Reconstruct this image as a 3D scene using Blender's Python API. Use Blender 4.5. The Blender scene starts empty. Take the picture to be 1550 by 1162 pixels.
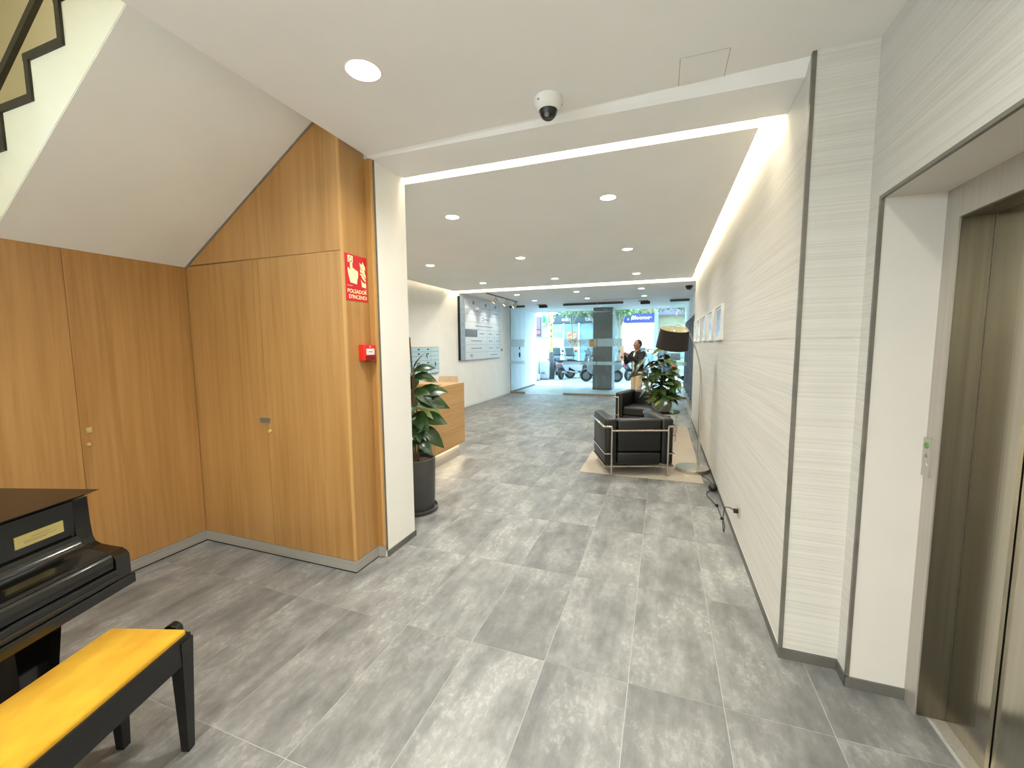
import bpy, bmesh, math, random
from mathutils import Vector, Matrix, Euler
random.seed(7)
S = bpy.context.scene
COL = S.collection

# ------------------------------------------------------------------ camera
H = 1.5641
YAW, PIT, ROL = 0.349015, 0.0945791, -0.0069625
cam = bpy.data.cameras.new('camera')
cam.sensor_fit = 'HORIZONTAL'; cam.sensor_width = 36.0
cam.lens = 625.70 / 1550 * 36.0
cam.clip_start = 0.02; cam.clip_end = 300
camo = bpy.data.objects.new('camera', cam); COL.objects.link(camo)
_f = Vector((-math.sin(YAW), math.cos(YAW), 0)); _r = Vector((math.cos(YAW), math.sin(YAW), 0)); _u = Vector((0, 0, 1))
_d = _f*math.cos(PIT) - _u*math.sin(PIT); _u2 = _u*math.cos(PIT) + _f*math.sin(PIT)
_r3 = _r*math.cos(ROL) + _u2*math.sin(ROL); _u3 = -_r*math.sin(ROL) + _u2*math.cos(ROL)
camo.matrix_world = Matrix(((_r3.x, _u3.x, -_d.x, 0), (_r3.y, _u3.y, -_d.y, 0), (_r3.z, _u3.z, -_d.z, H), (0, 0, 0, 1)))
S.camera = camo

# ------------------------------------------------------------------ world, exposure, light levels
W = bpy.data.worlds.new('sky'); S.world = W; W.use_nodes = True
W.node_tree.nodes['Background'].inputs[0].default_value = (0.48, 0.77, 1.0, 1)
W.node_tree.nodes['Background'].inputs[1].default_value = 12.0
vs = S.view_settings
vs.view_transform = 'Standard'; vs.look = 'None'; vs.gamma = 1.0; vs.use_curve_mapping = False
vs.exposure = 0.35
P_HALL = 14.0       # watts of a downlight in the near hall
P_LOBBY = 12.5      # watts of a downlight in the lobby
P_VEST = 6.0
COVE = 22.0         # emission of the LED lines in the ceiling coves
P_STAIR = 26.0
WARM = (0.97, 0.965, 0.885)

# ------------------------------------------------------------------ helpers
def C(r, g, b):
    def f(v):
        v /= 255.0
        return v/12.92 if v <= 0.04045 else ((v+0.055)/1.055)**2.4
    return (f(r), f(g), f(b), 1.0)

def nodes(m):
    nt = m.node_tree
    return nt, nt.nodes['Principled BSDF']

MATS = {}
def mat(name, col, rough=0.5, metal=0.0, spec=0.5, emit=None, estr=0.0, coat=0.0):
    if name in MATS: return MATS[name]
    m = bpy.data.materials.new(name); m.use_nodes = True
    nt, b = nodes(m)
    b.inputs['Base Color'].default_value = col
    b.inputs['Roughness'].default_value = rough
    b.inputs['Metallic'].default_value = metal
    b.inputs['Specular IOR Level'].default_value = spec
    b.inputs['Coat Weight'].default_value = coat
    if emit:
        b.inputs['Emission Color'].default_value = emit
        b.inputs['Emission Strength'].default_value = estr
    MATS[name] = m
    return m

def add(nt, t, **kw):
    n = nt.nodes.new(t)
    for k, v in kw.items(): setattr(n, k, v)
    return n

def noise_mat(name, c1, c2, scale=(8, 8, 8), nscale=1.0, detail=4, rough=0.5, metal=0.0, bump=0.0, lo=0.3, hi=0.7, spec=0.5, perobj=False, coat=0.0, bdist=0.01):
    if name in MATS: return MATS[name]
    m = mat(name, c1, rough, metal, spec, coat=coat)
    nt, b = nodes(m)
    tc = add(nt, 'ShaderNodeTexCoord'); mp = add(nt, 'ShaderNodeMapping'); mp.inputs['Scale'].default_value = scale
    nt.links.new(tc.outputs['Object'], mp.inputs['Vector'])
    if perobj:
        oi = add(nt, 'ShaderNodeObjectInfo'); mu = add(nt, 'ShaderNodeMath', operation='MULTIPLY'); mu.inputs[1].default_value = 37.0
        nt.links.new(oi.outputs['Random'], mu.inputs[0]); nt.links.new(mu.outputs[0], mp.inputs['Location'])
    n = add(nt, 'ShaderNodeTexNoise'); n.inputs['Scale'].default_value = nscale; n.inputs['Detail'].default_value = detail
    nt.links.new(mp.outputs[0], n.inputs['Vector'])
    r = add(nt, 'ShaderNodeValToRGB'); r.color_ramp.elements[0].position = lo; r.color_ramp.elements[1].position = hi
    r.color_ramp.elements[0].color = c1; r.color_ramp.elements[1].color = c2
    nt.links.new(n.outputs['Fac'], r.inputs['Fac']); nt.links.new(r.outputs[0], b.inputs['Base Color'])
    if bump:
        bp = add(nt, 'ShaderNodeBump'); bp.inputs['Strength'].default_value = bump; bp.inputs['Distance'].default_value = bdist
        nt.links.new(n.outputs['Fac'], bp.inputs['Height']); nt.links.new(bp.outputs[0], b.inputs['Normal'])
    return m

def tile_mat():
    m = mat('floor_tile_stone', C(150, 148, 142), 0.42, spec=0.45); nt, b = nodes(m)
    tc = add(nt, 'ShaderNodeTexCoord'); oi = add(nt, 'ShaderNodeObjectInfo')
    mu = add(nt, 'ShaderNodeMath', operation='MULTIPLY'); mu.inputs[1].default_value = 53.0
    nt.links.new(oi.outputs['Random'], mu.inputs[0])
    def noise(scale, ns, det, rough=0.55):
        mp = add(nt, 'ShaderNodeMapping'); mp.inputs['Scale'].default_value = scale
        nt.links.new(tc.outputs['Object'], mp.inputs['Vector']); nt.links.new(mu.outputs[0], mp.inputs['Location'])
        n = add(nt, 'ShaderNodeTexNoise'); n.inputs['Scale'].default_value = ns; n.inputs['Detail'].default_value = det; n.inputs['Roughness'].default_value = rough
        nt.links.new(mp.outputs[0], n.inputs['Vector']); return n
    big = noise((1.6, 0.9, 1), 3.0, 9, 0.68)
    streak = noise((10, 1.2, 1), 1.4, 8, 0.66)
    fine = noise((1, 0.6, 1), 40, 8, 0.7)
    r1 = add(nt, 'ShaderNodeValToRGB'); r1.color_ramp.elements[0].position = 0.32; r1.color_ramp.elements[1].position = 0.68
    r1.color_ramp.elements[0].color = C(104, 104, 103); r1.color_ramp.elements[1].color = C(152, 151, 149)
    nt.links.new(big.outputs['Fac'], r1.inputs['Fac'])
    r2 = add(nt, 'ShaderNodeValToRGB'); r2.color_ramp.elements[0].position = 0.35; r2.color_ramp.elements[1].position = 0.7
    r2.color_ramp.elements[0].color = (0.72, 0.72, 0.72, 1); r2.color_ramp.elements[1].color = (1.16, 1.15, 1.12, 1)
    nt.links.new(streak.outputs['Fac'], r2.inputs['Fac'])
    mx = add(nt, 'ShaderNodeMix', data_type='RGBA', blend_type='MULTIPLY'); mx.inputs[0].default_value = 0.75
    nt.links.new(r1.outputs[0], mx.inputs[6]); nt.links.new(r2.outputs[0], mx.inputs[7])
    # pale worn flakes
    r3 = add(nt, 'ShaderNodeValToRGB'); r3.color_ramp.elements[0].position = 0.50; r3.color_ramp.elements[1].position = 0.57
    mm = add(nt, 'ShaderNodeMath', operation='MULTIPLY')
    r4 = add(nt, 'ShaderNodeValToRGB'); r4.color_ramp.elements[0].position = 0.48; r4.color_ramp.elements[1].position = 0.6
    nt.links.new(fine.outputs['Fac'], r3.inputs['Fac']); nt.links.new(big.outputs['Fac'], r4.inputs['Fac'])
    nt.links.new(r3.outputs[0], mm.inputs[0]); nt.links.new(r4.outputs[0], mm.inputs[1])
    mx2 = add(nt, 'ShaderNodeMix', data_type='RGBA'); mx2.inputs[7].default_value = C(172, 170, 166)
    ms = add(nt, 'ShaderNodeMath', operation='MULTIPLY'); ms.inputs[1].default_value = 0.5
    nt.links.new(mm.outputs[0], ms.inputs[0]); nt.links.new(ms.outputs[0], mx2.inputs[0]); nt.links.new(mx.outputs[2], mx2.inputs[6])
    # per tile tone
    mr = add(nt, 'ShaderNodeMapRange'); mr.inputs[3].default_value = 0.78; mr.inputs[4].default_value = 1.12
    nt.links.new(oi.outputs['Random'], mr.inputs[0])
    mx3 = add(nt, 'ShaderNodeMix', data_type='RGBA', blend_type='MULTIPLY'); mx3.inputs[0].default_value = 1.0
    cb = add(nt, 'ShaderNodeCombineColor')
    for i in range(3): nt.links.new(mr.outputs[0], cb.inputs[i])
    nt.links.new(mx2.outputs[2], mx3.inputs[6]); nt.links.new(cb.outputs[0], mx3.inputs[7])
    nt.links.new(mx3.outputs[2], b.inputs['Base Color'])
    bp = add(nt, 'ShaderNodeBump'); bp.inputs['Strength'].default_value = 0.12; bp.inputs['Distance'].default_value = 0.004
    nt.links.new(fine.outputs['Fac'], bp.inputs['Height']); nt.links.new(bp.outputs[0], b.inputs['Normal'])
    return m

def ribbed_mat(name, c1, c2):
    m = mat(name, c1, 0.62, spec=0.3); nt, b = nodes(m)
    tc = add(nt, 'ShaderNodeTexCoord'); mp = add(nt, 'ShaderNodeMapping'); mp.inputs['Scale'].default_value = (0.35, 0.35, 1)
    nt.links.new(tc.outputs['Object'], mp.inputs['Vector'])
    mp2 = add(nt, 'ShaderNodeMapping'); mp2.inputs['Scale'].default_value = (0.9, 0.9, 170)
    nt.links.new(tc.outputs['Object'], mp2.inputs['Vector'])
    n = add(nt, 'ShaderNodeTexNoise'); n.inputs['Scale'].default_value = 1.0; n.inputs['Detail'].default_value = 4
    nt.links.new(mp2.outputs[0], n.inputs['Vector'])
    r = add(nt, 'ShaderNodeValToRGB'); r.color_ramp.elements[0].position = 0.36; r.color_ramp.elements[1].position = 0.6
    r.color_ramp.elements[0].color = c2; r.color_ramp.elements[1].color = c1
    nt.links.new(n.outputs['Fac'], r.inputs['Fac']); nt.links.new(r.outputs[0], b.inputs['Base Color'])
    bp = add(nt, 'ShaderNodeBump'); bp.inputs['Strength'].default_value = 0.45; bp.inputs['Distance'].default_value = 0.003
    nt.links.new(n.outputs['Fac'], bp.inputs['Height']); nt.links.new(bp.outputs[0], b.inputs['Normal'])
    return m

def wood_mat(name, c1, c2, c3, scale=(30, 30, 1.1), rough=0.42):
    m = mat(name, c1, rough, spec=0.4); nt, b = nodes(m)
    tc = add(nt, 'ShaderNodeTexCoord'); mp = add(nt, 'ShaderNodeMapping'); mp.inputs['Scale'].default_value = scale
    oi = add(nt, 'ShaderNodeObjectInfo'); mu = add(nt, 'ShaderNodeMath', operation='MULTIPLY'); mu.inputs[1].default_value = 19.0
    nt.links.new(oi.outputs['Random'], mu.inputs[0]); nt.links.new(mu.outputs[0], mp.inputs['Location'])
    nt.links.new(tc.outputs['Object'], mp.inputs['Vector'])
    n = add(nt, 'ShaderNodeTexNoise'); n.inputs['Scale'].default_value = 1.0; n.inputs['Detail'].default_value = 7; n.inputs['Roughness'].default_value = 0.6; n.inputs['Distortion'].default_value = 0.3
    nt.links.new(mp.outputs[0], n.inputs['Vector'])
    mp2 = add(nt, 'ShaderNodeMapping'); mp2.inputs['Scale'].default_value = tuple(s*0.16 for s in scale[:2]) + (scale[2]*0.35,) if scale[2] < scale[0] else tuple(s*0.2 for s in scale)
    nt.links.new(tc.outputs['Object'], mp2.inputs['Vector']); nt.links.new(mu.outputs[0], mp2.inputs['Location'])
    n2 = add(nt, 'ShaderNodeTexNoise'); n2.inputs['Scale'].default_value = 1.0; n2.inputs['Detail'].default_value = 3
    nt.links.new(mp2.outputs[0], n2.inputs['Vector'])
    r = add(nt, 'ShaderNodeValToRGB'); r.color_ramp.elements[0].position = 0.3; r.color_ramp.elements[1].position = 0.72
    r.color_ramp.elements[0].color = c2; r.color_ramp.elements[1].color = c1
    nt.links.new(n.outputs['Fac'], r.inputs['Fac'])
    mx = add(nt, 'ShaderNodeMix', data_type='RGBA'); mx.inputs[7].default_value = c3
    mr = add(nt, 'ShaderNodeMapRange'); mr.inputs[1].default_value = 0.4; mr.inputs[2].default_value = 0.75; mr.inputs[4].default_value = 0.5
    nt.links.new(n2.outputs['Fac'], mr.inputs[0]); nt.links.new(mr.outputs[0], mx.inputs[0])
    nt.links.new(r.outputs[0], mx.inputs[6]); nt.links.new(mx.outputs[2], b.inputs['Base Color'])
    bp = add(nt, 'ShaderNodeBump'); bp.inputs['Strength'].default_value = 0.06; bp.inputs['Distance'].default_value = 0.002
    nt.links.new(n.outputs['Fac'], bp.inputs['Height']); nt.links.new(bp.outputs[0], b.inputs['Normal'])
    return m

def glass_mat(name, tint, refl=1.0, frost=0.0):
    m = bpy.data.materials.new(name); m.use_nodes = True; MATS[name] = m
    nt = m.node_tree; nt.nodes.clear()
    out = add(nt, 'ShaderNodeOutputMaterial'); tr = add(nt, 'ShaderNodeBsdfTransparent'); tr.inputs[0].default_value = tint
    gl = add(nt, 'ShaderNodeBsdfGlossy'); gl.inputs['Roughness'].default_value = 0.02
    fr = add(nt, 'ShaderNodeFresnel'); fr.inputs[0].default_value = 1.45
    mx = add(nt, 'ShaderNodeMixShader')
    nt.links.new(fr.outputs[0], mx.inputs[0]); nt.links.new(tr.outputs[0], mx.inputs[1]); nt.links.new(gl.outputs[0], mx.inputs[2])
    last = mx
    if frost:
        df = add(nt, 'ShaderNodeBsdfDiffuse'); df.inputs[0].default_value = (0.75, 0.85, 0.87, 1)
        tl = add(nt, 'ShaderNodeBsdfTranslucent'); tl.inputs[0].default_value = (0.75, 0.85, 0.87, 1)
        ad = add(nt, 'ShaderNodeMixShader'); ad.inputs[0].default_value = 0.5
        nt.links.new(df.outputs[0], ad.inputs[1]); nt.links.new(tl.outputs[0], ad.inputs[2])
        m2 = add(nt, 'ShaderNodeMixShader'); m2.inputs[0].default_value = frost
        nt.links.new(mx.outputs[0], m2.inputs[1]); nt.links.new(ad.outputs[0], m2.inputs[2]); last = m2
    nt.links.new(last.outputs[0], out.inputs[0])
    return m

# ---- mesh building
def B(bm, x0, x1, y0, y1, z0, z1):
    v = [bm.verts.new(p) for p in ((x0,y0,z0),(x1,y0,z0),(x1,y1,z0),(x0,y1,z0),(x0,y0,z1),(x1,y0,z1),(x1,y1,z1),(x0,y1,z1))]
    for f in ((0,3,2,1),(4,5,6,7),(0,1,5,4),(1,2,6,5),(2,3,7,6),(3,0,4,7)): bm.faces.new([v[i] for i in f])
    return v

def box(*a):
    bm = bmesh.new(); B(bm, *a); return bm

def merge(dst, src, M=None):
    if M is not None: bmesh.ops.transform(src, matrix=M, verts=src.verts)
    me = bpy.data.meshes.new('tmp'); src.to_mesh(me); src.free(); dst.from_mesh(me); bpy.data.meshes.remove(me)

def rbox(x0, x1, y0, y1, z0, z1, r=0.02, seg=3):
    bm = box(x0, x1, y0, y1, z0, z1)
    bmesh.ops.bevel(bm, geom=list(bm.edges), offset=r, segments=seg, profile=0.5, affect='EDGES')
    return bm

def tube(bm, pts, r, n=10, cap=True):
    pts = [Vector(p) for p in pts]
    rs = r if isinstance(r, (list, tuple)) else [r]*len(pts)
    rings = []; prev = None
    for i, p in enumerate(pts):
        a = pts[max(i-1, 0)]; c = pts[min(i+1, len(pts)-1)]
        t = (c - a).normalized()
        if prev is None:
            ref = Vector((0, 0, 1)) if abs(t.z) < 0.9 else Vector((1, 0, 0))
            nrm = t.cross(ref).normalized()
        else:
            nrm = (prev - t*prev.dot(t)).normalized()
        prev = nrm; bi = t.cross(nrm)
        k = 1.0
        if 0 < i < len(pts)-1:
            d1 = (p-a).normalized(); cs = max(0.5, math.sqrt(max(0.0, (1 + d1.dot((c-p).normalized()))/2))); k = 1/cs if cs < 0.999 else 1
        ring = [bm.verts.new(p + (nrm*math.cos(2*math.pi*j/n) + bi*math.sin(2*math.pi*j/n))*rs[i]*min(k, 1.3)) for j in range(n)]
        rings.append(ring)
    for a, b in zip(rings, rings[1:]):
        for j in range(n): bm.faces.new((a[j], a[(j+1) % n], b[(j+1) % n], b[j]))
    if cap:
        bm.faces.new(list(reversed(rings[0]))); bm.faces.new(rings[-1])
    return bm

def lathe(bm, prof, c=(0, 0, 0), n=32):
    rings = []
    for r, z in prof:
        if r < 1e-5: rings.append([bm.verts.new((c[0], c[1], c[2]+z))])
        else: rings.append([bm.verts.new((c[0]+r*math.cos(2*math.pi*j/n), c[1]+r*math.sin(2*math.pi*j/n), c[2]+z)) for j in range(n)])
    for a, b in zip(rings, rings[1:]):
        for j in range(n):
            k = (j+1) % n
            if len(a) == 1 and len(b) > 1: bm.faces.new((a[0], b[k], b[j]))
            elif len(b) == 1 and len(a) > 1: bm.faces.new((a[j], a[k], b[0]))
            elif len(a) > 1: bm.faces.new((a[j], a[k], b[k], b[j]))
    return bm

def prism(bm, poly, a0, a1, axis='y'):
    """poly in (u,v): axis y -> (x,z), axis x -> (y,z), axis z -> (x,y)"""
    def P(u, v, w):
        return {'y': (u, w, v), 'x': (w, u, v), 'z': (u, v, w)}[axis]
    A = [bm.verts.new(P(u, v, a0)) for u, v in poly]; Bv = [bm.verts.new(P(u, v, a1)) for u, v in poly]
    n = len(poly)
    bm.faces.new(A); bm.faces.new(list(reversed(Bv)))
    for i in range(n): bm.faces.new((A[i], Bv[i], Bv[(i+1) % n], A[(i+1) % n]))
    return bm

def obj(name, bm, m, parent=None, smooth=False, loc=None, kind=None, auto=None):
    bmesh.ops.recalc_face_normals(bm, faces=bm.faces)
    me = bpy.data.meshes.new(name); bm.to_mesh(me); bm.free()
    me.materials.append(m if not isinstance(m, str) else MATS[m])
    if smooth:
        me.shade_smooth()
        if auto is not False: me.set_sharp_from_angle(angle=math.radians(auto or 40))
    o = bpy.data.objects.new(name, me); COL.objects.link(o)
    if parent is not None: o.parent = parent
    if loc is not None: o.location = loc
    if kind: o['kind'] = kind
    return o

def inst(name, me, parent, loc, rot=(0, 0, 0), scale=(1, 1, 1)):
    o = bpy.data.objects.new(name, me); COL.objects.link(o); o.parent = parent
    o.location = loc; o.rotation_euler = rot; o.scale = scale
    return o

def thing(name, label, cat, loc=(0, 0, 0), rz=0.0, group=None):
    o = bpy.data.objects.new(name, None); COL.objects.link(o); o.empty_display_size = 0.1
    o.location = loc; o.rotation_euler = (0, 0, rz); o['label'] = label; o['category'] = cat
    if group: o['group'] = group
    return o

def tag(o, label, cat, group=None):
    o['label'] = label; o['category'] = cat
    if group: o['group'] = group
    return o

STRUCT_LABELS = {}
def struct(name, bm, m, parent=None, label=None, smooth=False):
    o = obj(name, bm, m, parent, smooth)
    if parent is None:
        o['kind'] = 'structure'
        if label: o['label'] = label; o['category'] = name.split('_')[0]
    return o

def text(name, s, size, m, parent, M, ext=0.001, align='CENTER', xs=1.0, bold=0.0):
    cu = bpy.data.curves.new(name, 'FONT'); cu.body = s; cu.size = size; cu.extrude = ext; cu.align_x = align; cu.align_y = 'CENTER'; cu.offset = bold
    cu.resolution_u = 3
    to = bpy.data.objects.new(name, cu); COL.objects.link(to)
    dg = bpy.context.evaluated_depsgraph_get()
    me = bpy.data.meshes.new_from_object(to.evaluated_get(dg)); bpy.data.objects.remove(to); bpy.data.curves.remove(cu)
    me.transform(Matrix.Diagonal((xs, 1, 1, 1))); me.transform(M)
    me.materials.clear(); me.materials.append(m)
    me.name = name
    o = bpy.data.objects.new(name, me); COL.objects.link(o); o.parent = parent
    return o

def frame_M(origin, right, up):
    r = Vector(right).normalized(); u = Vector(up).normalized(); n = r.cross(u); o = Vector(origin)
    return Matrix(((r.x, u.x, n.x, o.x), (r.y, u.y, n.y, o.y), (r.z, u.z, n.z, o.z), (0, 0, 0, 1)))

# ------------------------------------------------------------------ materials
tile = tile_mat()
white = noise_mat('wall_paint_white', C(236, 233, 226), C(241, 238, 231), (3, 3, 3), rough=0.7, bump=0.02)
ceilm = noise_mat('ceiling_paint', C(241, 240, 237), C(245, 244, 241), (2, 2, 2), rough=0.75, bump=0.02)
soffm = noise_mat('soffit_plaster', C(240, 240, 236), C(245, 245, 241), (2.5, 2.5, 2.5), rough=0.8, bump=0.05)
creamm = noise_mat('stair_cream_paint', C(234, 228, 202), C(238, 233, 210), (3, 3, 3), rough=0.7, bump=0.03)
ribbed = ribbed_mat('ribbed_wall_covering', C(211, 207, 198), C(199, 194, 184))
wood = wood_mat('oak_veneer', C(180, 135, 80), C(155, 112, 60), C(190, 146, 90))
wood_edge = wood_mat('oak_edge', C(200, 157, 98), C(182, 138, 80), C(206, 163, 104))
wood_desk = wood_mat('oak_desk_veneer', C(200, 159, 104), C(182, 140, 86), C(206, 166, 114), scale=(24, 1.5, 40))
steel = noise_mat('brushed_steel_kick', C(166, 162, 154), C(180, 176, 168), (1, 1, 60), rough=0.4, metal=0.35)
steel_lift = noise_mat('lift_steel', C(186, 180, 166), C(200, 194, 180), (60, 60, 0.6), rough=0.2, metal=1.0, bump=0.03, lo=0.2, hi=0.8)
steel_frame = noise_mat('lift_frame_steel', C(184, 178, 168), C(196, 190, 180), (60, 60, 1), rough=0.4, metal=0.6)
trimm = noise_mat('dark_metal_trim', C(104, 100, 92), C(122, 118, 108), (2, 2, 12), rough=0.45, metal=0.25)
dark_base = noise_mat('dark_grey_baseboard', C(88, 86, 80), C(106, 103, 96), (6, 6, 6), rough=0.5)
gapm = mat('dark_gap', C(24, 20, 16), 0.9)
grout = noise_mat('pale_grout', C(158, 156, 150), C(172, 169, 163), (20, 20, 20), rough=0.9)
lacq = noise_mat('black_piano_lacquer', C(9, 8, 7), C(13, 12, 10), (5, 5, 5), rough=0.14, coat=0.4)
lacq_lid = noise_mat('black_lid_lacquer', C(14, 12, 9), C(18, 15, 12), (5, 5, 5), rough=0.25)
satin = noise_mat('black_satin_wood', C(11, 10, 10), C(17, 16, 15), (6, 6, 20), rough=0.42)
velvet = noise_mat('yellow_velvet', C(176, 126, 16), C(194, 150, 34), (7, 12, 7), rough=0.95, bump=0.15, lo=0.3, hi=0.72, detail=6)
brass = noise_mat('brass_plate', C(196, 178, 110), C(214, 198, 134), (4, 4, 30), rough=0.35, metal=0.5)
chrome = mat('polished_chrome', C(205, 198, 188), 0.16, 1.0)
nickel = noise_mat('brushed_nickel', C(204, 196, 184), C(218, 210, 198), (40, 40, 2), rough=0.28, metal=1.0)
leather = noise_mat('black_leather', C(13, 12, 11), C(21, 20, 18), (60, 60, 60), rough=0.4, bump=0.12, bdist=0.003)
rugm = noise_mat('beige_rug', C(174, 162, 145), C(190, 178, 161), (80, 80, 80), rough=0.95, bump=0.3)
potm = noise_mat('dark_ceramic_pot', C(66, 65, 63), C(76, 75, 72), (8, 8, 8), rough=0.45)
soil = noise_mat('potting_soil', C(46, 32, 24), C(84, 62, 48), (60, 60, 60), rough=0.95, bump=0.6)
bark = noise_mat('plant_stem', C(92, 72, 48), C(120, 96, 64), (30, 30, 8), rough=0.8)
leafd = noise_mat('dark_glossy_leaf', C(24, 46, 22), C(50, 76, 34), (9, 9, 9), rough=0.25, perobj=True)
leafm = noise_mat('mid_green_leaf', C(58, 82, 34), C(96, 116, 56), (8, 8, 8), rough=0.35, perobj=True)
leafy = noise_mat('yellow_green_leaf', C(120, 138, 62), C(160, 168, 92), (8, 8, 8), rough=0.4, perobj=True)
leafp = noise_mat('pale_dry_leaf', C(196, 176, 140), C(214, 196, 164), (8, 8, 8), rough=0.5, perobj=True)
glassm = glass_mat('door_glass', (0.955, 0.99, 0.992, 1))
frostm = glass_mat('frosted_film', (0.93, 0.97, 0.97, 1), frost=0.38)
frostt = glass_mat('frosted_letter', (0.9, 0.97, 0.98, 1), frost=0.9)
clear = glass_mat('clear_glass', (0.93, 0.97, 0.96, 1))
smoke = glass_mat('smoked_dome', (0.35, 0.33, 0.3, 1))
bronze = noise_mat('bronze_rail', C(148, 132, 112), C(166, 150, 130), (3, 40, 40), rough=0.4, metal=0.6)
blackp = mat('black_plastic', C(18, 18, 18), 0.45)
greyp = mat('grey_plastic', C(120, 118, 114), 0.45)
whitep = mat('white_plastic', C(228, 226, 220), 0.4)
redp = mat('red_alarm_plastic', C(214, 38, 26), 0.4)
redsign = noise_mat('red_sign_print', C(198, 24, 40), C(206, 32, 48), (10, 10, 10), rough=0.3)
lum = mat('luminescent_print', C(240, 236, 178), 0.5)
colgrey = noise_mat('grey_column', C(104, 110, 108), C(116, 122, 120), (4, 4, 4), rough=0.5)
ledm = mat('cove_led', (1, 1, 1, 1), 0.5, emit=(1.0, 0.88, 0.66, 1), estr=COVE)
diff = mat('downlight_diffuser', (1, 1, 1, 1), 0.5, emit=(1.0, 0.94, 0.84, 1), estr=14.0)

# ================================================================== THE SETTING
# ---- floor: grout slab plus real tiles
XL, XW, YW = -4.65, -3.44, 2.185          # lobby left wall, wood wall, wood front wall
XR = 0.585                                 # ribbed wall
bm = bmesh.new()
B(bm, -6.4, 1.4, -3.1, 2.9, -0.12, -0.0012); B(bm, -4.9, 1.0, 2.9, 15.4, -0.12, -0.0012)
floor = struct('floor', bm, grout)
TW, TL = 0.4, 0.803
GX, GY = -0.5113, 1.8523
gap = 0.0018
rects = [(XW, 0.585, -1.36, 2.185), (-1.945, 0.585, 2.185, 2.81), (0.585, 1.075, -1.36, 2.165), (0.585, 0.825, 2.165, 2.27), (XL, XR, 2.81, 12.5)]
tmesh = {}
for i in range(-12, 6):
    for j in range(-5, 15):
        x0, x1, y0, y1 = GX+i*TW, GX+(i+1)*TW, GY+j*TL, GY+(j+1)*TL
        cx, cy = (x0+x1)/2, (y0+y1)/2
        pieces = []
        for (rx0, rx1, ry0, ry1) in rects:
            a0, a1, b0, b1 = max(x0+gap, rx0), min(x1-gap, rx1), max(y0+gap, ry0), min(y1-gap, ry1)
            if a1-a0 < 0.004 or b1-b0 < 0.004: continue
            pieces.append(tuple(round(v, 4) for v in (a0-cx, a1-cx, b0-cy, b1-cy)))
        if not pieces: continue
        key = tuple(pieces)
        if key not in tmesh:
            bm = bmesh.new()
            for p in pieces: B(bm, p[0], p[1], p[2], p[3], -0.012, 0.0)
            bmesh.ops.remove_doubles(bm, verts=bm.verts, dist=0.0001)
            me = bpy.data.meshes.new('tile'); bmesh.ops.recalc_face_normals(bm, faces=bm.faces); bm.to_mesh(me); bm.free(); me.materials.append(tile); tmesh[key] = me
        inst('tile', tmesh[key], floor, (cx, cy, 0))
vf = struct('floor_vestibule', box(XL, 0.68, 12.5, 15.4, -0.02, 0.0), noise_mat('vestibule_stone', C(150, 150, 146), C(176, 176, 172), (3, 3, 3), rough=0.35))

# ---- near hall ceiling slab with the stair opening on the left
bm = bmesh.new()
B(bm, -1.9, 1.4, -3.1, 2.43, 2.83, 3.13); B(bm, -3.55, -1.9, -3.1, 0.0, 2.83, 3.13)
struct('ceiling', bm, ceilm)
# lintel between hall and lobby (slightly out of level, as in the building)
bm = bmesh.new()
v = [bm.verts.new(p) for p in ((-1.9, 2.425, 2.822), (0.585, 2.37, 2.782), (0.585, 2.675, 2.770), (-1.9, 2.775, 2.822), (-1.9, 2.395, 2.831), (0.585, 2.30, 2.831), (0.585, 2.675, 2.975), (-1.9, 2.775, 2.975))]
for f in ((0,3,2,1),(4,5,6,7),(0,1,5,4),(1,2,6,5),(2,3,7,6),(3,0,4,7)): bm.faces.new([v[i] for i in f])
struct('trim_1', bm, ceilm)
# lobby floating ceiling panel, void above it, vestibule ceiling
struct('ceiling_lobby', box(-4.55, 0.49, 2.845, 8.62, 2.80, 2.85), ceilm)
struct('ceiling_void', box(-4.9, 1.4, 2.66, 9.3, 2.98, 3.13), ceilm)
struct('ceiling_vestibule', box(-4.9, 1.4, 9.07, 15.4, 2.80, 2.98), ceilm)
# LED lines in the coves
def led(name, a, label):
    o = obj(name, box(*a), ledm); tag(o, label, 'light strip', 'LED lines in the ceiling coves'); return o
led('led_strip', (-1.9, 0.53, 2.79, 2.81, 2.93, 2.975), 'warm LED line in the cove beyond the lintel')
led('led_strip', (0.52, 0.545, 2.83, 8.62, 2.93, 2.975), 'warm LED line in the long cove along the ribbed right wall')
led('led_strip', (-4.55, 0.5, 8.80, 8.83, 2.93, 2.975), 'warm LED line in the cove before the glass doors')
led('led_strip', (-4.645, -4.632, 2.9, 8.62, 2.96, 2.975), 'warm LED line in the cove along the left lobby wall')

# ---- right: ribbed wall, pier, lift niche
wr = struct('wall_right', box(XR+0.004, 1.4, 2.274, 9.1, 0, 3.0), white)
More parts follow.
